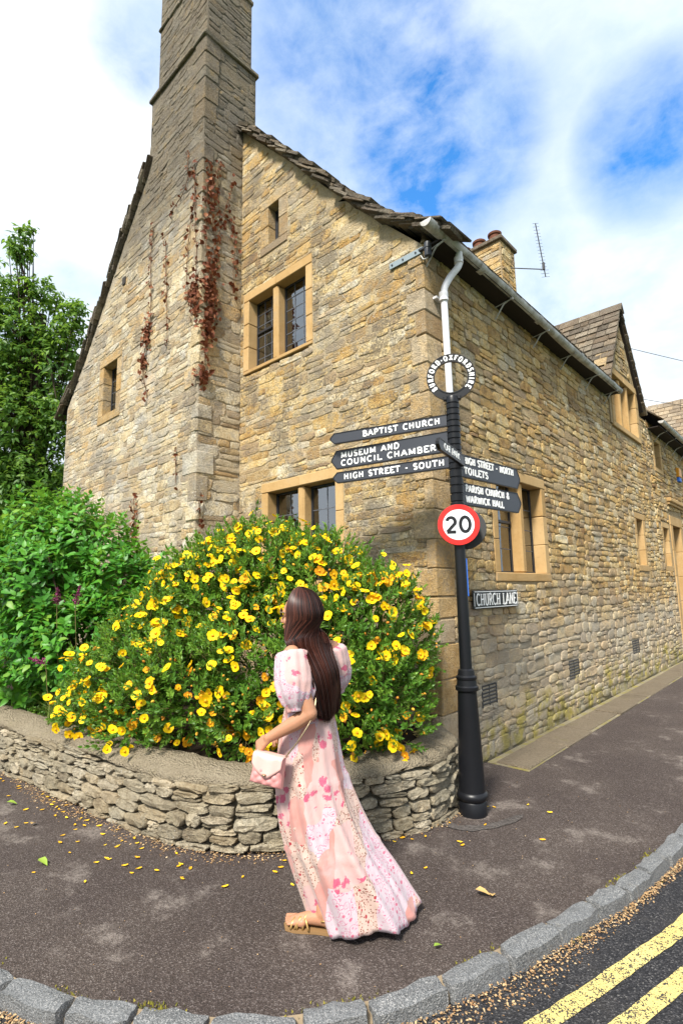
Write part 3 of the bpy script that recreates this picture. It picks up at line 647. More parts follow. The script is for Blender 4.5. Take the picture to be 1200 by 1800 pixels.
# --- stone mullioned windows: frame functions map (along, depth inward, up)
def stone_window(parent, f, o0, o1, z0, z1, mull, surround=(.17, .14, .12), depth=.16, panes=(3, 5), casement=(), mat=None, sill=True, front=.010, dark=False, lean=0):
    """opening o0..o1 x z0..z1 in the wall face, mullion centres, surround widths (side, head, sill)"""
    mat = mat or M['ashlar']; ws, wh, wsl = surround
    def blk(name, a0, a1, d0, d1, c0, c1, par, bev=.008):
        m = MB(); P = [f(a, d, z) for a in (a0, a1) for d in (d0, d1) for z in (c0, c1)]; lo = [min(p[i] for p in P) for i in range(3)]; hi = [max(p[i] for p in P) for i in range(3)]
        m.box(lo, hi, bev, 0, .002); return obj(name, m, mat, par)
    fr = MB(); ls = MB(); edges = [o0]+[q for m_ in mull for q in (m_-.055, m_+.055)]+[o1]; lights = list(zip(edges[0::2], edges[1::2]))
    root_m = MB()
    for (a, c) in lights:      # iron frame round each light
        for (p0, p1, q0, q1) in ((a, a+.025, z0, z1), (c-.025, c, z0, z1), (a+.025, c-.025, z0, z0+.025), (a+.025, c-.025, z1-.025, z1)):
            P = [f(s_, d, z) for s_ in (p0, p1) for d in (depth-.012, depth+.02) for z in (q0, q1)]; root_m.box([min(p[i] for p in P) for i in range(3)], [max(p[i] for p in P) for i in range(3)])
    win = obj('window', root_m, M['iron'], parent)
    n_ = 3 if z1-z0 > .7 else 2; zz = z0
    for i in range(n_):
        h = (z1-z0)/n_
        for (a, c) in ((o0-ws, o0), (o1, o1+ws)): blk('jamb', a, c, -front+random.uniform(-.002, .002), depth+.10, zz+(.002 if i else 0), zz+h-.002, win)
        zz += h
    for m_ in mull: blk('mullion', m_-.055, m_+.055, .012, depth+.06, z0+.001, z1-.001, win, .022)
    nl = 2 if (o1-o0) > .8 else 1; L0, L1 = o0-ws, o1+ws
    for i in range(nl):
        a = L0+(L1-L0)*i/nl; c = L0+(L1-L0)*(i+1)/nl; blk('lintel', a+(.0015 if i else 0), c-.0015, -front-.003, depth+.10, z1, z1+wh, win)
    if sill: blk('sill', L0, L1, -front-.006, depth+.10, z0-wsl, z0, win)
    for li, (a, c) in enumerate(lights):
        a2, c2, b2, t2 = a+.025, c-.025, z0+.025, z1-.025; nx, nz = panes; ld = MB()
        if li in casement:
            P = [f(s_, d, z) for s_ in (a2, c2) for d in (depth-.03, depth+.004) for z in (b2+(t2-b2)*.54, b2+(t2-b2)*.54+.03)]; m = MB(); m.box([min(p[i] for p in P) for i in range(3)], [max(p[i] for p in P) for i in range(3)]); obj('transom_bar', m, M['iron'], win)
        for i in range(1, nx):
            x_ = a2+(c2-a2)*i/nx; P = [f(s_, d, z) for s_ in (x_-.0045, x_+.0045) for d in (depth-.006, depth+.006) for z in (b2, t2)]; ld.box([min(p[k_] for p in P) for k_ in range(3)], [max(p[k_] for p in P) for k_ in range(3)])
        for j in range(1, nz):
            z_ = b2+(t2-b2)*j/nz; P = [f(s_, d, z) for s_ in (a2, c2) for d in (depth-.005, depth+.005) for z in (z_-.0045, z_+.0045)]; ld.box([min(p[k_] for p in P) for k_ in range(3)], [max(p[k_] for p in P) for k_ in range(3)])
        if ld.v: obj('lead_lattice', ld, M['lead'], win)
        for i in range(nx):
            for j in range(nz):
                xa, xb = a2+(c2-a2)*i/nx, a2+(c2-a2)*(i+1)/nx; za, zb = b2+(t2-b2)*j/nz, b2+(t2-b2)*(j+1)/nz; t1, t2_, t3 = (random.uniform(-.0016, .0016) for _ in range(3))
                m = MB(); m.add([f(xa, depth+t1, za), f(xb, depth+t2_, za), f(xb, depth+t2_+t3, zb), f(xa, depth+t1+t3, zb)], [(0, 1, 2, 3)]); obj('pane', m, M['glass'], win, fixn=False)
    return win
FG = lambda a, d, z: (a, d, z); FF_ = lambda a, d, z: (a, PY+d, z); FLn = lambda a, d, z: (-d, a, z)
stone_window(house, FG, -2.87, -1.72, 4.70, 5.73, [-2.33], (.115, .125, .05), .15, (3, 6), (0,))
stone_window(house, FG, -2.45, -1.27, 1.80, 2.93, [-1.86], (.12, .125, .10), .15, (2, 4))
stone_window(house, FG, -2.45, -2.23, 6.38, 6.95, [], (.17, .13, .12), .13, (1, 1), (), M['ashlar_worn'])
stone_window(house, FF_, -6.01, -5.50, 4.65, 5.52, [], (.16, .16, .14), .15, (2, 4), (), M['ashlar_worn'])
stone_window(house, FLn, 1.30, 2.56, 1.85, 2.96, [1.98], (.125, .125, .10), .15, (2, 4), (0,))
stone_window(house, FLn, 7.13, 7.59, 2.07, 2.97, [], (.13, .12, .12), .16, (2, 3))
dw_f = lambda a, d, z: (.03-d, a, z)
# --- wall dormer
dm = MB(); dm.prism([(6.02, 4.6), (8.12, 4.6), (8.12, 5.5), (7.08, 7.2), (6.02, 5.5)], lambda y, z: (.028, y, z), lambda y, z: (.004, y, z))
dm = MB()
for (a, b_, c, d) in ((6.02, 6.2, 4.66, 5.78), (7.95, 8.12, 4.66, 5.78)): dm.box((.002, a, c), (.028, b_, d))
dm.prism([(6.02, 5.782), (8.12, 5.782), (7.08, 7.22)], lambda y, z: (.028, y, z), lambda y, z: (-.2, y, z))
dormer = obj('dormer_wall', dm, M['mortar_lane'], house)
stone_window(house, dw_f, 6.30, 7.86, 4.72, 5.70, [6.82, 7.34], (.16, .14, .10), .17, (2, 3))
def slab_tile(w, l, th, seed):
    rg_ = random.Random(seed); m = MB(); m.box((-w/2, -l/2, -th/2), (w/2, l/2, th/2), min(.006, th*.3), 0, .004); V = m.v
    me = bpy.data.meshes.new('slate'); me.from_pydata([(x+rg_.uniform(-.01, .01), y+rg_.uniform(-.012, .012), z+rg_.uniform(-.004, .004)) for x, y, z in V], [], m.f); return me
tm = [slab_tile(1, 1, 1, s) for s in range(6)]
for me in tm: me.vertices.foreach_get
def tile_templates(mat, n=6):
    out = []
    for s in range(n):
        rg_ = random.Random(900+s); m = MB(); m.box((-.5, -.5, -.5), (.5, .5, .5), .04); me = bpy.data.meshes.new('slate')
        sh = rg_.uniform(-.05, .05); me.from_pydata([(x+sh*y+rg_.uniform(-.02, .02), y+rg_.uniform(-.035, .035), z+rg_.uniform(-.12, .12)) for x, y, z in m.v], [], m.f); me.materials.append(mat); out.append(me)
    return out
for me in tm: bpy.data.meshes.remove(me)
ST = tile_templates(M['slate'])
# dormer roof: two slopes, ridge running back from the lane
dr = MB(); ap = Vector((0, 7.08, 7.30))
for sgn in (-1, 1):
    e_ = Vector((0, 7.08+sgn*1.22, 7.30-1.22*1.56)); dn = (e_-ap); nn = Vector((0, sgn*1.56, 1)).normalized()
    a_ = [ap+Vector((.08, 0, 0)), e_+Vector((.08, 0, 0)), e_+Vector((-.7, 0, 0)), ap+Vector((-2.6, 0, 0))]
    dr.add([tuple(p) for p in a_]+[tuple(p-nn*.05) for p in a_], [(0, 1, 2, 3), (4, 5, 6, 7), (0, 1, 5, 4), (1, 2, 6, 5)])
droof = obj('dormer_roof', dr, M['dark_wood'], house)
for sgn in (-1, 1):
    nn = Vector((0, sgn*1.56, 1)).normalized(); down = Vector((0, sgn, -1.56)).normalized(); Ls = 1.22*math.hypot(1, 1.56); rows = 12
    for r_ in range(rows):
        s0 = .04+(Ls-.02)*r_/rows; x_ = .14; ext = 2.6-1.9*(s0/Ls)
        while x_ > -ext:
            w = random.uniform(.14, .30); l = Ls/rows*1.7
            c = ap+down*(s0+l*.36)+Vector((x_-w/2, 0, 0))+nn*(.022+random.uniform(0, .008))
            Mx = Matrix((Vector((1, 0, 0)), down, Vector((1, 0, 0)).cross(down))).transposed() @ Matrix.Rotation(random.uniform(-.03, .03), 3, 'Z') @ Matrix.Rotation(.13*(-1 if sgn < 0 else 1), 3, 'X')
            if sgn < 0 or x_ > -.1: inst('slate', ST[random.randrange(6)], droof, c, Mx, (w-.010, l, random.uniform(.026, .046)))
            x_ -= w
for k in range(5):   # ridge stones
    b = MB(); x_ = .16-k*.42; b.prism([(-.13, -.13), (0, .06), (.13, -.13), (.10, -.15), (0, .0), (-.10, -.15)], lambda y, z, x_=x_: (x_, 7.08+y, 7.34+z), lambda y, z, x_=x_: (x_-.41, 7.08+y, 7.34+z)); obj('ridge_stone', b, M['slate'], droof)
# --- main roof
RXS = [.24, .10, -.35, -.83, -1.37, -2.0, -2.89, -3.8, -4.71, -5.6, -6.23, -6.77, -7.25, -7.70, -7.84]
RZS = [5.20, 5.30, 5.62, 6.11, 6.73, 7.47, 8.45, 9.42, 8.45, 7.47, 6.73, 6.11, 5.62, 5.30, 5.20]
def roof_top(x): return float(np.interp(x, RXS[::-1], RZS[::-1]))
rf = MB(); pr = [(x, z) for x, z in zip(RXS, RZS)]; 
for (ya, yb, xs_) in ((.0, 6.0, RXS[:5]), (.0, 8.75, RXS[4:7]), (CY1, 8.75, [-2.89, -3.8, -4.66]), (PY+.0, 8.75, [-4.66]+RXS[9:])):
    zz_ = [roof_top(x) for x in xs_]
    rf.grid([[(x, ya, z), (x, yb, z)] for x, z in zip(xs_, zz_)]); rf.grid([[(x, ya, z-.06), (x, yb, z-.06)] for x, z in zip(xs_, zz_)])
    rf.grid([[(x, ya, z), (x, ya, z-.06)] for x, z in zip(xs_, zz_)])
rf.add([(.24, .0, 5.2), (.24, 5.9, 5.2), (.24, 5.9, 5.14), (.24, -.04, 5.14)], [(0, 1, 2, 3)])
roof = obj('roof', rf, M['dark_wood'], house)
def verge(xa, xb, y_, sgn, dy, kt=1.0):
    """overlapping stone slates whose ends show along a gable edge"""
    P = crom([(x, 0, roof_top(x)) for x in np.linspace(xa, xb, 12)], .02); ac = [0]
    for i in range(1, len(P)): ac.append(ac[-1]+(P[i]-P[i-1]).length)
    s_ = .0
    while s_ < ac[-1]:
        p, t = at(P, ac, s_); st_ = random.uniform(.09, .15); l = random.uniform(.24, .38); nn = Vector((-t.z, 0, t.x)); nn = nn if nn.z > 0 else -nn
        for lay in range(2):
            th = random.uniform(.026, .052)*kt; w = random.uniform(.26, .40); yo = dy*random.uniform(.0, .13)*kt
            c = Vector((p.x, y_+yo-dy*w/2, p.z))+nn*(.035-lay*.05+random.uniform(-.008, .008)); ey = Vector((0, 1, 0))
            Mx = Matrix((t, ey, t.cross(ey))).transposed() @ Matrix.Rotation(random.uniform(-.06, .06), 3, 'Z') @ Matrix.Rotation(.16*(-1 if lay else -1)+random.uniform(-.08, .08), 3, 'Y')
            inst('slate', ST[random.randrange(6)], roof, c, Mx, (l, w, th))
        s_ += st_
verge(.22, -3.0, -.06, 1, -1, .75); verge(-7.86, -4.6, PY-.03, 1, -1, .55)
# plain overlapping slate courses of the main slope
for r_ in range(46):
    x_ = .18-r_*.085
    y_ = .25
    if r_ > 8: break
    while y_ < 5.9:
        w = random.uniform(.25, .45); c = Vector((x_, y_+w/2, roof_top(x_)+.03)); t = Vector((-.085, 0, roof_top(x_-.085)-roof_top(x_))).normalized(); ey = Vector((0, 1, 0))
        inst('slate', ST[random.randrange(6)], roof, c, Matrix((t, ey, t.cross(ey))).transposed(), (.24, w-.01, .022)); y_ += w
# roof courses higher up are out of every near view: one joined part
gr = {}
rowsx = [x for x in np.arange(-.6, -3.75, -.16)]+[x for x in np.arange(-3.95, -7.8, -.16)]
tvv = np.array([v.co[:] for v in ST[0].vertices]); tff = [tuple(p.vertices) for p in ST[0].polygons]; RR = []; TT = []
for x_ in rowsx:
    dxs = -.16 if x_ > -3.8 else .16; t = Vector((dxs, 0, roof_top(x_+dxs)-roof_top(x_))).normalized(); ey = Vector((0, 1, 0)); Bm = np.array(Matrix((t, ey, t.cross(ey))).transposed()); y_ = .3 if x_ > -3 else (CY1+.1 if x_ > CX0 else PY+.4)
    while y_ < 8.6:
        w = random.uniform(.25, .5); RR.append(Bm@np.diag((.30, w-.01, .024))); TT.append((x_, y_+w/2, roof_top(x_)+.03)); y_ += w
o = merged('roof_slates', [(tvv, tff, np.array(RR), np.array(TT), rng.random(len(TT)), 0)], [M['slate']], house); tag(o, kind='stuff')
# --- gutter, brackets, downpipe
GX, GZ, GR = .215, 5.195, .062
gm = MB(); P = []
for y_ in np.linspace(-.25, 6.0, 40):
    z_ = GZ+.012*math.sin(y_*1.3)-.004*y_*0; P.append([(GX+GR*math.cos(a), y_, z_+GR*math.sin(a)) for a in np.linspace(math.pi, 2*math.pi, 13)]+[(GX+(GR-.006)*math.cos(a), y_, z_+(GR-.006)*math.sin(a)) for a in np.linspace(2*math.pi, math.pi, 13)])
gm.grid(P, wrap=True); n_ = 26
gm.add([(GX+GR*math.cos(a), -.252, GZ+GR*math.sin(a)) for a in np.linspace(math.pi, 2*math.pi, 13)], [tuple(range(13))]); gm.add([(GX+GR*math.cos(a), 6.002, GZ+GR*math.sin(a)) for a in np.linspace(math.pi, 2*math.pi, 13)], [tuple(range(13))])
gut = obj('gutter', gm, M['gutter'], house, smooth=True, auto=45)
for y_ in (1.55, 3.1, 4.65): 
    b = MB(); b.lathe([(GR+.006, -.05), (GR+.006, .05)], (GX, y_-.75, GZ-.001), 20, (0, 1, 0)); 
    m = MB(); rows = [[(GX+(GR+.007)*math.cos(a), y_-.75+e_, GZ+(GR+.007)*math.sin(a)) for a in np.linspace(math.pi, 2*math.pi, 13)] for e_ in (-.05, .05)]; m.grid(rows); obj('gutter_joint', m, M['gutter'], gut, smooth=True)
for y_ in (.05, 1.55, 2.65, 3.65, 4.75, 5.75):
    b = MB(); b.tube(crom([(.0, y_, 4.93), (.06, y_, 5.0), (.14, y_, 5.10), (.225, y_, 5.122)], .03), .009, 6); b.tube([(.0, y_+.01, 5.10), (.12, y_, 5.11), (.22, y_, 5.125)], .007, 6); b.lathe([(.018, -.012), (.018, .012)], (.238, y_, 5.128), 10, (0, 1, 0)); obj('gutter_bracket', b, M['gutter'], gut)
dp = MB(); dp.tube(crom([(GX, .36, 5.15), (GX, .36, 5.05), (GX-.01, .35, 4.99), (.15, .27, 4.86), (.115, .215, 4.74), (.105, .205, 4.66), (.105, .205, 4.58)], .03), .036, 14); dp.tube([(.105, .205, 4.62), (.105, .235, 3.0), (.105, .25, .12)], .034, 16)
pipe = obj('downpipe', dp, M['pipe'], house, smooth=True, auto=50)
for (p, h) in (((.105, .20, 4.63), .05), ((GX-.003, .355, 5.06), .035), ((.105, .242, 2.3), .04)):
    b = MB(); b.lathe([(.038, -h), (.047, -h*.9), (.047, -h*.5), (.042, -.005), (.047, .005), (.047, h*.9), (.038, h)], p, 16); b.box((.0, p[1]-.06, p[2]-.012), (.06, p[1]+.06, p[2]+.012)) if p[0] < .15 else None; obj('pipe_collar', b, M['pipe'], pipe, smooth=True, auto=40)
# soffit boards under the eaves
b = MB(); b.box((.0, .02, 5.13), (.21, 5.95, 5.15)); obj('soffit', b, M['dark_wood'], house)
# --- wall vents, tie strap, rain-shadow hole
for i, (ya, yb, za, zb) in enumerate(VY):
    v = MB(); v.add([(-.03, ya, za), (-.03, yb, za), (-.03, yb, zb), (-.03, ya, zb)], [(0, 1, 2, 3)]); 
    vent = obj('air_brick', v, M['iron'], house)
    for (a_, c_) in (((ya, za), (ya+.02, zb)), ((yb-.02, za), (yb, zb))): m = MB(); m.box((-.03, a_[0], a_[1]), (.006, c_[0], c_[1])); obj('vent_side', m, M['sign_grey'], vent)
    n_ = 6
    for k in range(n_+1):
        z_ = za+(zb-za)*k/n_; m = MB(); m.obox((-.006, (ya+yb)/2, z_), (.014, (yb-ya)/2-.02, .007), Matrix.Rotation(.5, 3, 'Y')); obj('vent_slat', m, M['sign_grey'], vent)
    m = MB(); m.box((-.02, (ya+yb)/2-.006, za), (.004, (ya+yb)/2+.006, zb)); obj('vent_rib', m, M['sign_grey'], vent)
b = MB(); b.box((-.40, -.028, 5.055), (.02, -.016, 5.125), .003); strap = obj('tie_strap', b, M['galv'], house)
for x_ in (-.36, -.22, -.06): m = MB(); m.lathe([(.010, 0), (.010, .008)], (x_, -.028, 5.09), 8, (0, -1, 0)); obj('bolt', m, M['iron'], strap)
b = MB(); b.box((-5.42, PY-.022, 6.77), (-5.32, PY-.004, 6.90)); obj('putlog_hole', b, M['room'], house)
# --- second chimney with three pots, on the lane slope
c2 = MB(); c2.box((-2.42, 4.70, 6.2), (-1.26, 5.30, 8.30)); ch2 = obj('rear_chimney', c2, M['mortar_lane'], house)
sm_l = templ_mesh(M['lane'])
for cells, org, ex, nn in ((rubble(-2.40, -1.28, 6.5, 8.26, (.10, .16), (.14, .34), .3, rg), (0, 4.70, 0), (1, 0, 0), (0, -1, 0)), (rubble(4.72, 5.28, 6.5, 8.26, (.10, .16), (.14, .34), .3, rg), (-1.26, 0, 0), (0, 1, 0), (1, 0, 0))):
    for (ti, p, Mx, sc) in place_cells(cells, org, ex, (0, 0, 1), nn, (.010, .024), .008, .03, rg): inst('chimney_stone', sm_l[ti], ch2, p, Mx, sc)
b = MB(); b.box((-2.47, 4.65, 8.30), (-1.21, 5.35, 8.38), .012); obj('chimney_cap', b, M['slate'], ch2)
for x_, dz in ((-2.18, 0), (-1.84, .02), (-1.50, .03)):
    b = MB(); b.lathe([(.125, -.02), (.13, .05), (.118, .07), (.115, .22+dz), (.135, .23+dz), (.138, .27+dz), (.12, .285+dz), (.10, .285+dz), (.095, .05)], (x_, 5.0, 8.38), 18); obj('chimney_pot', b, M['terracotta'], ch2, smooth=True, auto=40)
# --- television aerial
ae = empty('television_aerial', (-1.13, 5.0, 7.75)); tag(ae, 'thin dark television aerial on a horizontal arm beside the three-pot chimney', 'aerial')
A0, A1 = Vector((-1.15, 4.85, 7.72)), Vector((-.70, 5.22, 7.66)); b = MB(); b.tube([A0, A1], .011, 6); obj('arm', b, M['alu'], ae)
B0, B1 = Vector((-.695, 5.04, 8.52)), Vector((-.66, 5.25, 7.50)); b = MB(); b.tube([B0, B1], .010, 6); obj('boom', b, M['alu'], ae)
pd = Vector((.8, .6, 0)).normalized()
for k in range(17):
    c = B0.lerp(B1, k/16); l = .055 if k < 14 else .075; b = MB(); b.tube([c-pd*l, c+pd*l], .0035, 4); obj('element', b, M['alu'], ae)
b = MB(); b.obox(B0.lerp(B1, .8), (.02, .02, .07)); obj('dipole_box', b, M['alu'], ae)
# --- security lamp under the eaves
sl_ = empty('security_sensor', (.10, -.04, 5.0)); tag(sl_, 'dark grey cylindrical security sensor under the gutter end at the gable corner', 'sensor')
b = MB(); b.lathe([(.02, .10), (.036, .09), (.038, .03), (.034, .025), (.036, .02), (.036, -.055), (.03, -.06), (.028, -.058)], (.10, -.05, 5.02), 18); obj('housing', b, M['dark_plastic'], sl_, smooth=True, auto=40)
b = MB(); b.tube(crom([(.0, -.03, 5.03), (.03, -.06, 4.99), (.06, -.07, 4.94), (.10, -.05, 4.955)], .02), .006, 6); obj('cable', b, M['cable'], sl_)
b = MB(); b.box((.0, -.07, 5.06), (.07, -.03, 5.08)); obj('bracket', b, M['dark_plastic'], sl_)

# --- neighbouring house further up the lane
nb = empty('neighbour_cottage', (0, 8.75, 0)); tag(nb, 'further stone cottage up the lane with brown door at the right edge', 'house')
HN = [(9.16, 9.95, 1.96, 3.10), (9.98, 11.5, 0, 3.45), (9.1, 10.0, 4.2, 5.1)]
HNs = [(9.22, 9.88, 2.02, 3.04), (10.15, 11.3, -.1, 3.28), (9.22, 9.9, 4.28, 5.04)]
nw = wall_sheet('wall', M['mortar_lane'], lambda y, z: (0, y, z), 8.752, 20, 0, 5.35, HNs, nb)
b = MB(); b.add([(0, 20, 0), (-6, 20, 0), (-6, 20, 5.3), (0, 20, 5.3)], [(0, 1, 2, 3)]); obj('end_wall', b, M['mortar_lane'], nb)
NC = place_cells(rubble(8.76, 20, 0, 5.3, (.08, .17), (.12, .38), .4, rg, None, HN), (0, 0, 0), (0, 1, 0), (0, 0, 1), (1, 0, 0), (.010, .03), .010, .03, rg)
gr = {}; own_n = set(sorted(range(len(NC)), key=lambda i: -on_screen(NC[i][1])**2*NC[i][3][0]*NC[i][3][1])[:120])
for i, (ti, p, Mx, sc) in enumerate(NC):
    if i in own_n: inst('stone', smesh[2][ti], nw, p, Mx, sc)
    else: gr.setdefault((ti, 0), []).append((p, Mx, sc))
o = merged('rubble_stones', to_items(gr), [M['lane']], nb, origin=(0, 8.75, 0)); tag(o, kind='stuff')
stone_window(nb, FLn, 9.32, 9.80, 2.10, 2.96, [], (.13, .12, .12), .16, (2, 3)); stone_window(nb, FLn, 9.3, 9.85, 4.34, 4.98, [], (.13, .10, .1), .16, (2, 2))
b = MB(); b.box((-.22, 10.30, .1), (-.17, 11.15, 3.0)); dr_ = obj('door', b, M['door'], nb)
for k in range(5): m = MB(); m.box((-.172, 10.31+k*.168, .12), (-.155, 10.31+k*.168+.16, 2.98), .004); obj('plank', m, M['door'], dr_)
m = MB(); m.tube([(-.15, 10.42, 1.1), (-.10, 10.42, 1.1), (-.10, 10.42, 1.25)], .012, 8); obj('handle', m, M['iron'], dr_)
for (a, c) in ((10.08, 10.30), (11.15, 11.37)):
    for k in range(5): m = MB(); m.box((-.25, a, .08+k*.6), (.02, c, .08+k*.6+.596), .008, 0, .003); obj('door_jamb', m, M['ashlar'], nb)
m = MB(); m.box((-.25, 10.08, 3.08), (.022, 11.37, 3.30), .008); obj('door_lintel', m, M['ashlar'], nb)
m = MB(); m.box((-.02, 10.0, 3.62), (.10, 11.6, 3.72), .02); m.box((.0, 10.03, 3.56), (.06, 11.57, 3.618), .01); obj('hood_mould', m, M['ashlar'], nb)
m = MB(); m.box((-.1, 10.0, -.02), (.25, 11.5, .12), .01); obj('door_step', m, M['slab'], nb)
nr = MB(); nr.add([(.25, 8.7, 5.30), (.25, 20.2, 5.30), (-3.2, 20.2, 8.6), (-3.2, 8.7, 8.6), (-6.6, 20.2, 5.3), (-6.6, 8.7, 5.3)], [(0, 1, 2, 3), (3, 2, 4, 5)]); nroof = obj('roof', nr, M['dark_wood'], nb)
RR = []; TT = []; t = Vector((-3.45, 0, 3.3)).normalized(); ey = Vector((0, 1, 0)); Bm = np.array(Matrix((t, ey, t.cross(ey))).transposed()); sl_len = math.hypot(3.45, 3.3)
for r_ in range(30):
    y_ = 8.7
    p0 = Vector((.27, 0, 5.29))+t*(sl_len*r_/30+.06)
    while y_ < 20.2:
        w = random.uniform(.2, .42); RR.append(Bm@np.diag((.26, w-.012, random.uniform(.02, .035)))); TT.append((p0.x+.02, y_+w/2, p0.z+.03)); y_ += w
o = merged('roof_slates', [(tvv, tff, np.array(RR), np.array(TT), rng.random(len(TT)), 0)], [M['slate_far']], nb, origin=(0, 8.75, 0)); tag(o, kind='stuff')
gm = MB(); P = [[(.31+.06*math.cos(a), y_, 5.24+.06*math.sin(a)) for a in np.linspace(math.pi, 2*math.pi, 11)]+[(.31+.053*math.cos(a), y_, 5.24+.053*math.sin(a)) for a in np.linspace(2*math.pi, math.pi, 11)] for y_ in (8.72, 20.1)]
gm.grid(P, wrap=True); gm.add([(.31+.06*math.cos(a), 8.718, 5.24+.06*math.sin(a)) for a in np.linspace(math.pi, 2*math.pi, 11)], [tuple(range(11))]); g2 = obj('gutter', gm, M['gutter'], nb, smooth=True, auto=45)
for y_ in (9.4, 10.3, 11.2, 12.1, 13.0): b = MB(); b.tube([(.0, y_, 4.95), (.12, y_, 5.1), (.31, y_, 5.17)], .010, 6); obj('gutter_bracket', b, M['gutter'], g2)
b = MB(); b.box((.0, 8.8, 5.14), (.26, 20, 5.16)); obj('soffit', b, M['dark_wood'], nb)
# cross wing of the neighbour: its slope faces down the lane
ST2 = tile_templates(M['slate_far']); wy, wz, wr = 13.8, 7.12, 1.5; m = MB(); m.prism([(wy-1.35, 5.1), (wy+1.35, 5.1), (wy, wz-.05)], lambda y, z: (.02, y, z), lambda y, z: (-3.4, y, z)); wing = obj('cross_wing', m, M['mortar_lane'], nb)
for sgn in (-1, 1):
    down = Vector((0, sgn, -1.32)).normalized(); nn = Vector((0, sgn*1.32, 1)).normalized()
    for r_ in range(13):
        x_ = .16
        while x_ > -3.2 and (sgn < 0 or x_ > -.1):
            w = random.uniform(.16, .32); c = Vector((x_-w/2, wy, wz))+down*(.1+r_*.175)+nn*.03
            inst('slate', ST2[random.randrange(6)], wing, c, Matrix((Vector((1, 0, 0)), down, Vector((1, 0, 0)).cross(down))).transposed() @ Matrix.Rotation(random.uniform(-.02, .02), 3, 'Z') @ Matrix.Rotation(.11*(-1 if sgn < 0 else 1), 3, 'X'), (w-.01, .27, random.uniform(.026, .042))); x_ -= w
al = empty('alarm_box', (.05, 11.55, 4.4)); tag(al, 'small amber and blue alarm box high on the far wall', 'alarm box')
b = MB(); b.box((.0, 11.40, 4.42), (.09, 11.70, 4.66), .015); obj('amber_cover', b, M['lamp_orange'], al); b = MB(); b.box((.0, 11.42, 4.30), (.08, 11.68, 4.418), .012); obj('blue_base', b, M['blue'], al)
# overhead wires
for i, (p0, p1, lab) in enumerate(((( -.1, 8.2, 6.9), (6.5, 24, 8.6), 'thin overhead wire leaving the dormer verge'), ((-.2, 8.9, 5.95), (7.5, 26, 7.6), 'lower thin overhead wire crossing above the far roof'))):
    a_, b_ = Vector(p0), Vector(p1); P = [a_.lerp(b_, k/16)-Vector((0, 0, .5*math.sin(math.pi*k/16))) for k in range(17)]; w_ = MB(); w_.tube(P, .007, 5); o = obj('overhead_wire', w_, M['sign_grey']); tag(o, lab, 'wire', 'overhead wires')
# --- street name plate
cl = empty('street_name_sign', (.045, 1.08, 1.48)); tag(cl, 'black street name plate with white border reading CHURCH LANE on lane wall', 'street sign')

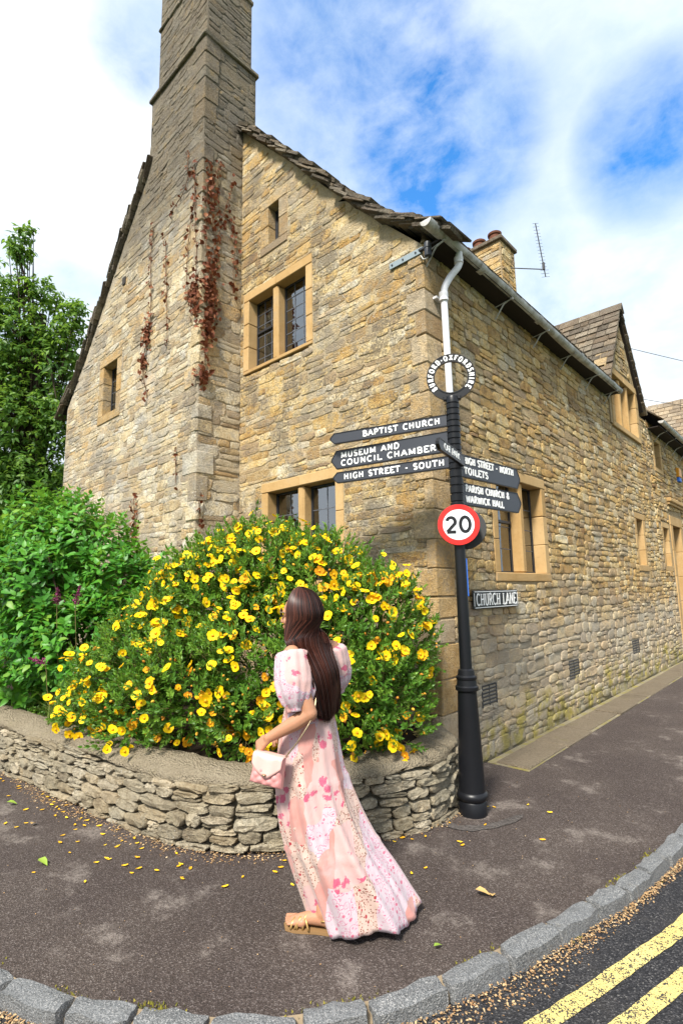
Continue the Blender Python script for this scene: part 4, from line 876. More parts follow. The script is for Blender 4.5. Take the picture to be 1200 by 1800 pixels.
# ================================================================== LETTERING (stroke alphabet, cut as raised shapes)
def arc(cx, cy, rx, ry, a0, a1, n=10): return [(cx+rx*math.cos(R(a0+(a1-a0)*i/n)), cy+ry*math.sin(R(a0+(a1-a0)*i/n))) for i in range(n+1)]
GL = {   # letter: (width, strokes, serif points (x, y))
 'A': (.72, [[(.03, 0), (.36, 1)], [(.36, 1), (.69, 0)], [(.15, .34), (.57, .34)]], [(.03, 0), (.69, 0)]),
 'B': (.62, [[(.12, 0), (.12, 1)], [(.12, 1)]+arc(.30, .755, .22, .245, 90, -90)+[(.12, .51)], [(.12, .51)]+arc(.32, .255, .26, .255, 90, -90)+[(.12, 0)]], [(.07, 0), (.07, 1)]),
 'C': (.66, [arc(.37, .5, .31, .5, 48, 312, 16)], []),
 'D': (.68, [[(.12, 0), (.12, 1)], [(.12, 1), (.28, 1)]+arc(.28, .5, .34, .5, 90, -90, 12)+[(.12, 0)]], [(.07, 0), (.07, 1)]),
 'E': (.58, [[(.12, 0), (.12, 1)], [(.12, 1), (.54, 1), (.54, .86)], [(.12, .52), (.44, .52)], [(.12, 0), (.56, 0), (.56, .15)]], [(.07, 0), (.07, 1)]),
 'F': (.56, [[(.12, 0), (.12, 1)], [(.12, 1), (.54, 1), (.54, .86)], [(.12, .52), (.44, .52)]], [(.12, 0), (.07, 1)]),
 'G': (.70, [arc(.37, .5, .31, .5, 48, 320, 16)+[(.62, .42)], [(.46, .42), (.68, .42)]], []),
 'H': (.72, [[(.13, 0), (.13, 1)], [(.59, 0), (.59, 1)], [(.13, .52), (.59, .52)]], [(.13, 0), (.13, 1), (.59, 0), (.59, 1)]),
 'I': (.32, [[(.16, 0), (.16, 1)]], [(.16, 0), (.16, 1)]),
 'K': (.68, [[(.13, 0), (.13, 1)], [(.58, 1), (.15, .45)], [(.28, .60), (.62, 0)]], [(.13, 0), (.13, 1), (.62, 0), (.57, 1)]),
 'L': (.56, [[(.12, 0), (.12, 1)], [(.12, 0), (.54, 0), (.54, .17)]], [(.12, 1), (.07, 0)]),
 'M': (.88, [[(.12, 0), (.14, 1)], [(.14, 1), (.44, .12)], [(.44, .12), (.74, 1)], [(.74, 1), (.76, 0)]], [(.12, 0), (.76, 0), (.10, 1), (.78, 1)]),
 'N': (.74, [[(.13, 0), (.13, 1)], [(.13, 1), (.61, 0)], [(.61, 0), (.61, 1)]], [(.13, 0), (.10, 1), (.61, 1)]),
 'O': (.74, [arc(.37, .5, .31, .5, 0, 360, 22)], []),
 'P': (.60, [[(.12, 0), (.12, 1)], [(.12, 1), (.28, 1)]+arc(.28, .73, .26, .27, 90, -90)+[(.12, .46)]], [(.12, 0), (.07, 1)]),
 'R': (.66, [[(.12, 0), (.12, 1)], [(.12, 1), (.28, 1)]+arc(.28, .74, .24, .26, 90, -90)+[(.12, .48)], [(.30, .48), (.60, 0)]], [(.12, 0), (.07, 1), (.61, 0)]),
 'S': (.56, [arc(.28, .75, .21, .25, 30, 270, 10)+arc(.28, .25, .22, .25, 90, -150, 10)], []),
 'T': (.62, [[(.31, 0), (.31, 1)], [(.05, .85), (.05, 1), (.57, 1), (.57, .85)]], [(.31, 0)]),
 'U': (.72, [[(.13, 1), (.13, .34)]+arc(.36, .30, .23, .30, 180, 360, 10)+[(.59, 1)]], [(.13, 1), (.59, 1)]),
 'W': (.98, [[(.05, 1), (.27, 0)], [(.27, 0), (.49, .9)], [(.49, .9), (.71, 0)], [(.71, 0), (.93, 1)]], [(.05, 1), (.93, 1)]),
 'X': (.68, [[(.06, 0), (.60, 1)], [(.08, 1), (.62, 0)]], [(.06, 0), (.62, 0), (.08, 1), (.60, 1)]),
 '&': (.72, [[(.66, .0), (.20, .66)]+arc(.32, .78, .14, .20, 200, -40, 8)+[(.16, .42)]+arc(.28, .24, .20, .24, 140, 300, 8)+[(.62, .46)]], []),
 '-': (.36, [[(.05, .45), (.31, .45)]], []),
 '2': (.66, [arc(.32, .70, .25, .30, 165, -25, 12)+[(.08, .02)], [(.06, .0), (.60, .0)]], []),
 '0': (.74, [arc(.37, .5, .28, .5, 0, 360, 24)], []), ' ': (.42, [], [])}
def stroke(mb, pts, w, f, z0, z1):
    P = [Vector((*p, 0)) for p in pts]; L_, R_ = [], []; closed = (P[0]-P[-1]).length < 1e-4; n = len(P)
    for i in range(n):
        a = P[i-1] if i else (P[-2] if closed else None); b = P[i+1] if i < n-1 else (P[1] if closed else None)
        t1 = (P[i]-a).normalized() if a is not None else (b-P[i]).normalized(); t2 = (b-P[i]).normalized() if b is not None else t1
        t = (t1+t2); t = t.normalized() if t.length > 1e-5 else t1; nn = Vector((-t.y, t.x, 0)); k = min(1/max(nn.dot(Vector((-t1.y, t1.x, 0))), .45), 1.8)
        L_.append(P[i]+nn*w/2*k); R_.append(P[i]-nn*w/2*k)
    mb.grid([[f(l.x, l.y, z0), f(l.x, l.y, z1), f(r_.x, r_.y, z1), f(r_.x, r_.y, z0)] for l, r_ in zip(L_, R_)])
    if not closed:
        for i in (0, -1): mb.add([f(L_[i].x, L_[i].y, z0), f(L_[i].x, L_[i].y, z1), f(R_[i].x, R_[i].y, z1), f(R_[i].x, R_[i].y, z0)], [(0, 1, 2, 3)])
def letter(mb, ch, f, h, w, serif, z, sx=1.0):
    wd, st_, sf = GL[ch]; k = 0
    for p in st_: stroke(mb, [(x*h*sx, y*h) for x, y in p], w, f, 0, z+k*.00025); k += 1
    if serif:
        for (x, y) in sf:
            s_ = .12*h; yy = y*h+(w*.25 if y < .5 else -w*.25); stroke(mb, [(x*h*sx-s_, yy), (x*h*sx+s_, yy)], w*.55, f, 0, z+k*.00025); k += 1
    return wd*h*sx
def text_width(txt, h, sx=1, tr=.10): return sum(GL[c][0]*h*sx+tr*h for c in txt)-tr*h
def text(mb, txt, o, ex, ez, nn, h, width=None, wt=.15, serif=True, z=.004, tr=.10):
    ex, ez, nn, o = Vector(ex), Vector(ez), Vector(nn), Vector(o); sx = 1.0
    if width: sx = width/text_width(txt, h, 1, tr); 
    x = 0
    for c in txt:
        letter(mb, c, lambda a, b, d, x=x: tuple(o+ex*(x+a)+ez*b+nn*d), h, wt*h, serif, z, sx); x += (GL[c][0]+tr)*h*sx
ZUP = Vector((0, 0, 1))
# --- street name plate on the lane wall
NX = Vector((1, 0, 0)); b = MB(); b.box((.034, .57, 1.47), (.052, 1.575, 1.66), .008); obj('plate', b, M['sign_black'], cl)
for (a, c, y_, y2) in ((1.482, 1.489, .595, 1.55), (1.641, 1.648, .595, 1.55)): m = MB(); m.box((.051, y_, a), (.0545, y2, c)); obj('border', m, M['white_paint'], cl)
for y_ in (.583, 1.555): m = MB(); m.box((.051, y_, 1.50), (.0545, y_+.007, 1.63)); obj('border', m, M['white_paint'], cl)
m = MB(); text(m, 'CHURCH LANE', (.052, .625, 1.508), (0, 1, 0), ZUP, NX, .115, .90, .12, True, .004, .07); obj('lettering', m, M['white_paint'], cl)
for y_ in (.66, 1.48): m = MB(); m.box((.0, y_, 1.52), (.036, y_+.05, 1.60)); obj('wall_fixing', m, M['sign_grey'], cl)
# --- fingerpost
PX, PYY = .503, -.42
post = empty('finger_post', (PX, PYY, 0)); tag(post, 'black cast iron fingerpost with six direction arms and ring finial beside the planter', 'signpost')
b = MB(); b.lathe([(.105, 0), (.104, .09), (.098, .10), (.112, .115), (.118, .135), (.112, .155), (.100, .165), (.098, .19), (.073, .885), (.074, .895)], (PX, PYY, 0), 28); obj('base', b, M['black_paint'], post, smooth=True, auto=35)
b = MB(); b.lathe([(.074, .89), (.088, .90), (.090, .925), (.078, .935), (.074, .975), (.080, .985), (.080, 1.0), (.066, 1.012), (.062, 1.05), (.048, 1.06)], (PX, PYY, 0), 28); obj('collar', b, M['black_paint'], post, smooth=True, auto=35)
b = MB(); b.lathe([(.047, 1.05), (.043, 2.34), (.056, 2.35), (.058, 2.372), (.052, 2.38)], (PX, PYY, 0), 24); obj('shaft', b, M['black_paint'], post, smooth=True, auto=35)
prof = [(.050, 2.375)]; z_ = 2.38
while z_ < 3.20:
    h = .052 if z_ > 2.6 else .068; prof += [(.047, z_), (.047, z_+.006), (.055, z_+.010), (.056, z_+h-.006), (.050, z_+h-.002)]; z_ += h
prof += [(.055, z_+.005), (.055, 3.27), (.050, 3.285)]
b = MB(); b.lathe(prof, (PX, PYY, 0), 28); obj('ringed_head', b, M['black_paint'], post, smooth=True, auto=30)
camd = Vector((CAMP.x-PX, CAMP.y-PYY, 0)).normalized(); side = ZUP.cross(camd)
def disc_ring(mb, c, nn, r0, r1, z0, z1, n=56):
    ex = ZUP.cross(nn).normalized(); ez = nn.cross(ex)
    mb.grid([[tuple(Vector(c)+(ex*math.cos(t)+ez*math.sin(t))*r_+nn*z) for (r_, z) in ((r0, z0), (r1, z0), (r1, z1), (r0, z1), (r0, z0))] for t in np.linspace(0, 2*math.pi, n)])
RC = Vector((PX, PYY, 3.462)); b = MB(); disc_ring(b, RC, camd, .140, .204, -.012, .012); ring = obj('finial_ring', b, M['black_paint'], post)
for (q0, q1) in ((.138, .147), (.197, .206)): m = MB(); disc_ring(m, RC, camd, q0, q1, .0118, .017); obj('rim', m, M['black_paint'], ring)
m = MB(); txt = 'BURFORD-OXFORDSHIRE'; tot = sum(GL[c][0]+.12 for c in txt); a_ = R(222); h_ = .042
for c in txt:
    wd = GL[c][0]+.12; da = R(264)*wd/tot; am = a_-da/2; rad = side*math.cos(am)+ZUP*math.sin(am); tang = side*math.sin(am)-ZUP*math.cos(am); sx_ = .92
    o_ = RC+rad*.151-tang*(GL[c][0]*h_*sx_/2)+camd*.012; letter(m, c, lambda x, y, d, o_=o_, tang=tang, rad=rad: tuple(o_+tang*x+rad*y+camd*d), h_, .0105, True, .004, sx_); a_ -= da
obj('lettering', m, M['white_paint'], ring)
m = MB(); m.obox((PX, PYY, 3.275), (.075, .024, .02), Matrix((side, camd, ZUP)).transposed(), .008); obj('saddle', m, M['black_paint'], post)
def arm(ang, L_, z0, z1, lines, lab, x0=.05, off=0.0, *,  th=.011, hx=None, start=.09, wid=None):
    d = Vector((math.cos(R(ang)), math.sin(R(ang)), 0)); nn = ZUP.cross(d); c = Vector((PX, PYY, 0))
    if nn.dot(CAMP-(c+d*L_/2)) < 0: nn = -nn
    c = c+nn*off; ex = ZUP.cross(nn); fwd = 1 if ex.dot(d) > 0 else -1; H = z1-z0; zc = (z0+z1)/2; cut = min(.055, H*.42); nb_ = min(.03, H*.3)
    def poly(i): return [(x0, -H/2+i), (L_-cut-i*.4, -H/2+i), (L_-i*1.2, -nb_*.35), (L_-i*1.2, nb_*.35), (L_-cut-i*.4, H/2-i), (x0, H/2-i)]
    F = lambda dep: (lambda x, z: tuple(c+d*x+ZUP*(zc+z)+nn*dep))
    b = MB(); b.prism(poly(0), F(th), F(-th)); a_o = obj('arm', b, M['black_paint'], post); a_o['label'] = lab
    m = MB(); P0, P1 = poly(0), poly(.009); n_ = len(P0)
    rim = MB(); vs = [F(th-.001)(*p) for p in P0]+[F(th+.005)(*p) for p in P0]+[F(th+.005)(*p) for p in P1]+[F(th-.001)(*p) for p in P1]
    rim.add(vs, [(k_*n_+i, k_*n_+(i+1) % n_, (k_+1)*n_+(i+1) % n_, (k_+1)*n_+i) for k_ in range(3) for i in range(n_)]); obj('rim', rim, M['black_paint'], a_o)
    b = MB(); b.prism(poly(.0095), F(th+.0025), F(th-.002)); obj('face', b, M['sign_face'], a_o)
    for (txt, xs, w_, zr, h) in lines:
        xa = xs if fwd > 0 else L_-xs     # xs: distance from the reader's left edge
        o_ = c+d*xa+ZUP*(zc+zr)+nn*(th+.0024); sx = w_/text_width(txt, h, 1, .16); x = 0
        for wd in txt.split(' '):
            t = MB(); ww = sum((GL[q][0]+.16)*h*sx for q in wd); text(t, wd, o_+ex*x, ex, ZUP, nn, h, ww-.16*h*sx, .235, True, .004, .16); obj('lettering', t, M['white_paint'], a_o); x += ww+(GL[' '][0]+.16)*h*sx
    return a_o
arm(-164.2, 1.17, 3.035, 3.140, [('BAPTIST CHURCH', .34, .72, -.022, .050)], 'uppermost left arm reading BAPTIST CHURCH')
arm(-168.6, 1.21, 2.815, 2.995, [('MUSEUM AND', .11, .60, .013, .050), ('COUNCIL CHAMBERS', .11, 1.0, -.062, .050)], 'broad left arm reading MUSEUM AND COUNCIL CHAMBERS')
arm(-167.5, 1.18, 2.675, 2.780, [('HIGH STREET - SOUTH', .12, .97, -.024, .050)], 'lowest left arm reading HIGH STREET - SOUTH')
arm(-76.0, .66, 2.675, 2.765, [('CAR PARK', .13, .38, -.022, .045)], 'short arm pointing at the viewer reading CAR PARK', .0, .064)
arm(85.3, 1.02, 2.605, 2.800, [('HIGH STREET - NORTH', .10, .80, .022, .055), ('TOILETS', .10, .36, -.068, .055)], 'upper right arm reading HIGH STREET - NORTH and TOILETS')
arm(83.6, .96, 2.365, 2.555, [('PARISH CHURCH &', .10, .66, .022, .055), ('WARWICK HALL', .10, .56, -.068, .055)], 'lower right arm reading PARISH CHURCH & WARWICK HALL')
m = MB(); m.tube([(PX+.035, PYY+.028, 1.62), (PX+.034, PYY+.027, 1.92)], .010, 6); obj('blue_tape', m, M['blue'], post)
# --- speed limit signs on the post
def speed_sign(c, nn, lab, digits=True):
    rt = empty('speed_limit_sign', tuple(c)); tag(rt, lab, 'road sign'); nn = Vector(nn).normalized(); ex = ZUP.cross(nn); rr_ = .167
    b = MB(); b.lathe([(rr_-.004, -.012), (rr_, -.008), (rr_, .0), (rr_-.002, .002)], c, 56, nn); obj('backing_plate', b, M['sign_grey'], rt)
    m = MB(); disc_ring(m, c, nn, .124, rr_-.002, .0018, .0036); obj('red_border', m, M['red'], rt)
    m = MB(); m.lathe([(.1245, .0018), (.1245, .0034)], c, 48, nn); obj('white_disc', m, M['sign_white'], rt)
    if digits:
        m = MB(); h = .118; o_ = Vector(c)-ex*.102-ZUP*h/2+nn*.0034; text(m, '20', o_, ex, ZUP, nn, h, .204, .215, False, .0014, .12); obj('numerals', m, M['sign_black'], rt)
    m = MB(); m.obox(Vector(c)-nn*.03, (.05, .016, .012), Matrix((ex, nn, ZUP)).transposed()); obj('clip', m, M['sign_grey'], rt)
speed_sign(Vector((PX, PYY, 2.19))+camd*.066, camd, 'round 20 speed limit sign with red border facing the viewer on post')
nback = (-camd+side*.15).normalized(); speed_sign(Vector((PX, PYY, 2.165))+nback*.068+side*.045, nback, 'dark back of the second round sign behind the 20 sign', True)

# ================================================================== PLANTER
PLP = crom([(-13, -3.4, 0), (-6, -2.78, 0), (-3.48, -2.497, 0), (-2.331, -2.374, 0), (-1.451, -2.28, 0), (-.792, -2.175, 0), (-.38, -1.995, 0), (-.13, -1.734, 0), (.09, -1.42, 0), (.29, -1.09, 0), (.395, -.82, 0), (.40, -.62, 0), (.34, -.38, 0), (.20, -.16, 0), (.06, -.03, 0)], .05)
plw = empty('planter_wall', (-.38, -2.0, 0)); tag(plw, 'low curved dry stone planter wall with rounded mortar coping round the flower bed', 'wall')
pac = [0]
for i in range(1, len(PLP)): pac.append(pac[-1]+(PLP[i]-PLP[i-1]).length)
o1, o2 = offs(PLP, -.035), offs(PLP, -.30); b = MB(); b.grid([[(p.x, p.y, -.1), (p.x, p.y, .41), (q.x, q.y, .41), (q.x, q.y, -.1)] for p, q in zip(o1, o2)]); core = obj('wall_core', b, M['mortar_dark'], plw)
cells = []; rg2 = random.Random(77); zrow = [.0, .045, .13, .215, .29, .36, .415]; S0 = 5.0
for a, b_ in zip(zrow, zrow[1:]):
    x = S0+rg2.uniform(0, .1)
    while x < pac[-1]-.02:
        w = rg2.uniform(.11, .29)*(1.25 if rg2.random() < .25 else 1); h = b_-a
        if rg2.random() < .25 and h > .05: k_ = rg2.uniform(.4, .6); cells += [(x, x+w, a, a+h*k_), (x, x+w, a+h*k_, b_)]
        elif rg2.random() < .10 and a > .01 and b_ < .4: cells.append((x, x+w, a, b_+.02))
        else: cells.append((x, x+w, a, b_))
        x += w
pm = templ_mesh(M['planter'], TEMPL2); PS = []
for (a, b_, c, d) in cells:
    p, t = at(PLP, pac, (a+b_)/2); nn = Vector((t.y, -t.x, 0)); wob = .012*math.sin(a*3.1)+.008*math.sin(a*7+c*20)
    p = p+ZUP*((c+d)/2+wob)+nn*rg2.uniform(-.022, -.004)
    Mx = Matrix((t, ZUP, nn)).transposed() @ Matrix.Rotation(rg2.uniform(-.06, .06), 3, 'Z') @ Matrix.Rotation(rg2.uniform(-.08, .08), 3, 'X') @ Matrix.Rotation(rg2.uniform(-.07, .07), 3, 'Y')
    PS.append((rg2.randrange(16), p, Mx, (b_-a-.008, d-c-.004, rg2.uniform(.030, .046))))
own_p = set(sorted(range(len(PS)), key=lambda i: -on_screen(PS[i][1])**2*PS[i][3][0]*PS[i][3][1])[:300]); gr = {}
for i, (ti, p, Mx, sc) in enumerate(PS):
    if i in own_p: inst('stone', pm[ti], core, p, Mx, sc)
    else: gr.setdefault((ti, 0), []).append((p, Mx, sc))
o = merged('wall_stones', to_items(gr, TEMPL2), [M['planter']], plw, origin=(-.38, -2, 0)); tag(o, kind='stuff'); o.data.polygons.foreach_set('use_smooth', np.ones(len(o.data.polygons), bool)); o.data.set_sharp_from_angle(angle=R(50))
prf = [(-.02, .385), (-.004, .395), (.010, .412), (.012, .432), (-.008, .458), (-.045, .478), (-.09, .495), (-.17, .508), (-.25, .50), (-.29, .48), (-.31, .44), (-.31, .30)]
rows = []; nz = random.Random(5); lens = len(PLP)
for i, p in enumerate(PLP):
    t = (PLP[min(i+1, lens-1)]-PLP[max(i-1, 0)]).normalized(); nn = Vector((t.y, -t.x, 0)); s_ = pac[i]; row = []
    for j, (o_, z) in enumerate(prf):
        w1 = .012*math.sin(s_*3.7+j)+.008*math.sin(s_*9.1+j*1.7)+nz.uniform(-.009, .009); z2 = z+(.010*math.sin(s_*2.3)+.006*math.sin(s_*7.7+j)+nz.uniform(-.007, .007))
        if j <= 1: z2 += .018*math.sin(s_*5.1)+.012*math.sin(s_*11.3)
        row.append(tuple(p+nn*(o_+w1)+ZUP*z2))
    rows.append(row)
b = MB(); b.grid(rows); obj('coping', b, M['coping'], plw, smooth=True)
sp = offs(PLP, -.28); b = MB(); poly = [(p.x, p.y) for p in sp[::2]]+[(-.02, -.01), (AX+.01, -.01), (AX+.01, PY-.01), (WX, PY-.01), (WX, .5), (-13, .5)]
b.add([(x, y, .43) for x, y in poly], [tuple(range(len(poly)))]); so_ = obj('flower_bed_soil', b, M['soil']); tag(so_, kind='structure')
bm_ = bmesh.new(); bm_.from_mesh(so_.data); bmesh.ops.triangulate(bm_, faces=bm_.faces); bmesh.ops.recalc_face_normals(bm_, faces=bm_.faces); bm_.to_mesh(so_.data); bm_.free()

# ================================================================== PLANTS
def leaf(l, w, fold=.18, droop=.12, base=0.12):
    """pointed oval leaf along +x, face +z: 8 faces"""
    xs = [0, .28, .6, 1.0]; hw = [base*.3, 1.0, .82, .0]; vs = []; 
    for x, h in zip(xs, hw):
        z = -droop*l*x*x; vs += [(x*l, -h*w/2, z+fold*h*w/2), (x*l, 0, z), (x*l, h*w/2, z+fold*h*w/2)]
    fs = []
    for i in range(3):
        a = i*3; fs += [(a, a+3, a+4, a+1), (a+1, a+4, a+5, a+2)]
    return np.array(vs), fs
def join_t(parts):
    V = []; F = []; MI = []; b = 0
    for v, f, mi in parts: V.append(v); F += [tuple(b+i for i in q) for q in f]; MI += [mi]*len(f); b += len(v)
    return np.concatenate(V), F, MI
def rotm(ax, a): return np.array(Matrix.Rotation(a, 3, ax))
def sprig(pairs, step, l, w, tilt, seed, tip=True, mi_leaf=0, mi_stem=1, decuss=R(90)):
    """leafy shoot along +z with opposite leaf pairs"""
    rg_ = random.Random(seed); parts = []; H = step*pairs
    m = MB(); m.tube([(0, 0, -H*.3), (rg_.uniform(-.004, .004), 0, H*.5), (0, 0, H)], [.0022, .0018, .001], 3, False); parts.append((np.array(m.v), m.f, mi_stem))
    for k in range(pairs):
        for s_ in (0, 1):
            f = 1.0-.35*k/pairs if not tip else 1-.45*k/pairs; lv, lf = leaf(l*f*rg_.uniform(.85, 1.15), w*f, .2, rg_.uniform(.05, .3)); ti = tilt-(.5*k/pairs)
            Mx = rotm('Z', k*decuss+s_*math.pi+rg_.uniform(-.3, .3))@rotm('Y', -(math.pi/2-ti)+rg_.uniform(-.2, .2)); parts.append((lv@Mx.T+np.array([0, 0, step*(k+.6)]), lf, mi_leaf))
    return join_t(parts)
def blob_points(blobs, n, rmin, rmax, g=rng, zmin=None, outer=True, bias=None):
    """points in the shell of a union of ellipsoids; returns points and outward normals"""
    C = np.array([b[:3] for b in blobs]); S = np.array([b[3] if len(b) > 4 else (b[3],)*3 for b in blobs], float); wts = S.prod(1)**(2/3); P = []; Nn = []
    while len(P) < n:
        k = g.choice(len(blobs), p=wts/wts.sum()); d = g.normal(size=3); d /= np.linalg.norm(d); r_ = g.uniform(rmin, rmax); p = C[k]+d*S[k]*r_
        if zmin is not None and p[2] < zmin: continue
        q = np.linalg.norm((p-C)/S, axis=1); q[k] = 9
        if outer and q.min() < rmin*.97: continue
        if bias is not None and not bias(p, d): continue
        P.append(p); Nn.append(d)
    return np.array(P), np.array(Nn)
HB = [(-2.10, -2.06, .92, .30), (-1.86, -1.84, 1.12, .42), (-1.75, -1.58, 1.50, .38), (-1.42, -1.42, 1.73, .42), (-1.03, -1.20, 1.84, .44), (-.62, -.95, 1.74, .44), (-.85, -1.42, 1.15, .52), (-.34, -1.18, 1.12, .50),
      (-.12, -.78, 1.40, .44), (.04, -.92, .98, .36), (.10, -.62, 1.22, .28), (-.70, -1.62, .76, .30), (-.06, -1.12, .70, .28), (.18, -.86, .70, .20), (-1.60, -2.04, .72, .30), (-1.26, -1.78, .95, .45), (-1.1, -1.1, .9, .6), (-.5, -.8, 1.0, .55), (-2.25, -2.2, .72, .22)]
bush = empty('flowering_bush', (-.8, -1.2, .43)); tag(bush, 'big rounded green bush covered in yellow flowers in the planter behind the woman', 'bush')
b = MB(); rgb = random.Random(3)
for k in range(60):
    q = HB[rgb.randrange(len(HB))]; e_ = Vector(q[:3])+Vector((rgb.uniform(-.3, .3), rgb.uniform(-.3, .3), rgb.uniform(-.1, .3))); s_ = Vector((-.9+rgb.uniform(-.5, .5), -1.15+rgb.uniform(-.3, .3), .42)); m_ = s_.lerp(e_, .5)+Vector((0, 0, .15)); b.tube(crom([s_, m_, e_], .12), .006, 4, False)
obj('twigs', b, M['bark'], bush)
spr = [sprig(5, .022, .050, .022, R(38), s) for s in range(5)]
P, Nn = blob_points(HB, 6400, .62, 1.04, zmin=.45); P2, N2 = blob_points(HB[2:9], 900, .70, 1.0, bias=lambda p, d: p[2] > 1.6); P3, N3 = blob_points(HB, 420, 1.04, 1.24, zmin=.5); P = np.concatenate([P, P2, P3]); Nn = np.concatenate([Nn, N2, N3]); kp = ~((P[:, 0] > .34) | ((P[:, 0] > .26) & (P[:, 1] > -.62))); P = P[kp]; Nn = Nn[kp]
it = []; Pn = Nn*.75+np.array([0, 0, .55]); Rm = rots(len(P), Pn/np.linalg.norm(Pn, axis=1)[:, None], .38); scl = rng.uniform(.75, 1.3, len(P))
for k in range(5):
    i = np.arange(len(P)) % 5 == k; it.append((spr[k][0], spr[k][1], Rm[i]*scl[i, None, None], P[i], rng.random(i.sum()), spr[k][2]))
o = merged('foliage', it, [M['leaf_bush'], M['stem']], bush, origin=(-.8, -1.2, .43)); tag(o, kind='stuff')
def flower_mesh(seed, dia=.080):
    rg_ = random.Random(seed); m = MB(); cup = rg_.uniform(.15, .5)
    for k in range(5):
        a = 2*math.pi*k/5+rg_.uniform(-.1, .1); c_, s_ = math.cos(a), math.sin(a); rw = dia*.27*rg_.uniform(.85, 1.1); L_ = dia/2*rg_.uniform(.9, 1.1); sk = rg_.uniform(-.2, .2); vs = []
        for (x, h, z) in ((.10, .18, 0), (.45, .8, .10), (.78, 1.0, .22), (1.0, .45, .26)):
            for w in (-1, 0, 1): xx, yy, zz = x*L_, (w*h+sk*x)*rw, z*cup*L_*2+(.05*dia*h*abs(w))+rg_.uniform(-.002, .002); vs.append((xx*c_-yy*s_, xx*s_+yy*c_, zz))
        m.add(vs, [(i*3+j, i*3+3+j, i*3+4+j, i*3+1+j) for i in range(3) for j in range(2)], 0)
    m.lathe([(.004, .0), (.010, .004), (.011, .010), (.005, .015), (.001, .016)], (0, 0, 0), 7, None, 1)
    for k in range(9): a = rg_.uniform(0, 6.28); rr_ = rg_.uniform(.008, .015); m.add([(0, 0, .005), (.0015, .001, .006), (rr_*math.cos(a), rr_*math.sin(a), .019)], [(0, 1, 2)], 1)
    me = bpy.data.meshes.new('flower'); me.from_pydata(m.v, [], m.f); me.polygons.foreach_set('material_index', m.m); me.polygons.foreach_set('use_smooth', [True]*len(m.f)); me.materials.append(M['petal'] if seed < 8 else M['petal_faded']); me.materials.append(M['stamen']); return me
FM = [flower_mesh(s) for s in range(10)]; camv = np.array(CAMP)
def facing(p, d): 
    v = camv-p; v /= np.linalg.norm(v); return d@v > -.05 or (d[2] > .45 and d@v > -.60)
# flowers gather in loose clusters on the outer shell
cen, cn = blob_points(HB, 205, .97, 1.14, zmin=.50, bias=facing); FP = []; FN = []
for p, d in zip(cen, cn):
    for k in range(rng.integers(1, 4)): FP.append(p+rng.normal(size=3)*.055+d*.015); FN.append(d)
ex_, en_ = blob_points(HB, 170, .98, 1.07, zmin=.50, bias=facing); e2_, n2_ = blob_points(HB[2:9]+HB[10:11], 150, .98, 1.08, bias=lambda p, d: p[2] > 1.5 and facing(p, d)); FP = np.concatenate([np.array(FP), ex_, e2_]); FN = np.concatenate([np.array(FN), en_, n2_]); kp = ~((FP[:, 0] > .34) | ((FP[:, 0] > .26) & (FP[:, 1] > -.62))); FP = FP[kp]; FN = FN[kp]
vw = camv-FP; vw /= np.linalg.norm(vw, axis=1)[:, None]; FN = FN*.6+vw*.35+np.array([0, 0, .35]); Rf = rots(len(FP), FN/np.linalg.norm(FN, axis=1)[:, None], .62)
ordr = sorted(range(len(FP)), key=lambda i: -on_screen(FP[i])); gr = {}
for n_, i in enumerate(ordr):
    s_ = random.uniform(.60, 1.12)
    if n_ < 300: inst('flower', FM[n_ % 10], bush, FP[i], Matrix(Rf[i].tolist()), (s_, s_, s_))
    else: gr.setdefault(n_ % 10, []).append((FP[i], Rf[i]*s_))
it = [([v.co[:] for v in FM[k].vertices], [tuple(p.vertices) for p in FM[k].polygons], np.array([r_ for _, r_ in l]), np.array([p for p, _ in l]), rng.random(len(l)), [p.material_index for p in FM[k].polygons]) for k, l in gr.items()]
o = merged('flower_heads', it, [M['petal'], M['stamen']], bush, origin=(-.8, -1.2, .43), smooth=True); tag(o, kind='stuff')
bp_, bn_ = blob_points(HB, 420, .99, 1.07, zmin=.5, bias=facing); m = MB(); m.lathe([(.001, -.012), (.007, -.006), (.009, .002), (.005, .010), (.001, .014)], (0, 0, 0), 6); bs = rng.uniform(.6, 1.4, 420)
o = merged('buds', [(np.array(m.v), m.f, rots(420, bn_, .5)*bs[:, None, None], bp_, rng.random(420), 0)], [M['bud']], bush, origin=(-.8, -1.2, .43)); tag(o, kind='stuff')
# tall shoots above the bush
for k, (x, y, z) in enumerate([(-1.45, -1.2, 2.05), (-1.12, -.98, 2.14), (-.95, -1.0, 2.12), (.20, -.62, 1.45), (.1, -.6, 1.6)]):
    v, f, mi = sprig(9, .026, .042, .018, R(45), 50+k); o = merged('shoot', [(v, f, rots(1, np.array([[.15*random.uniform(-1, 1), .1, 1]]), .15), np.array([[x, y, z]]), rng.random(1), mi)], [M['leaf_bush'], M['stem']], bush, origin=(x, y, z))
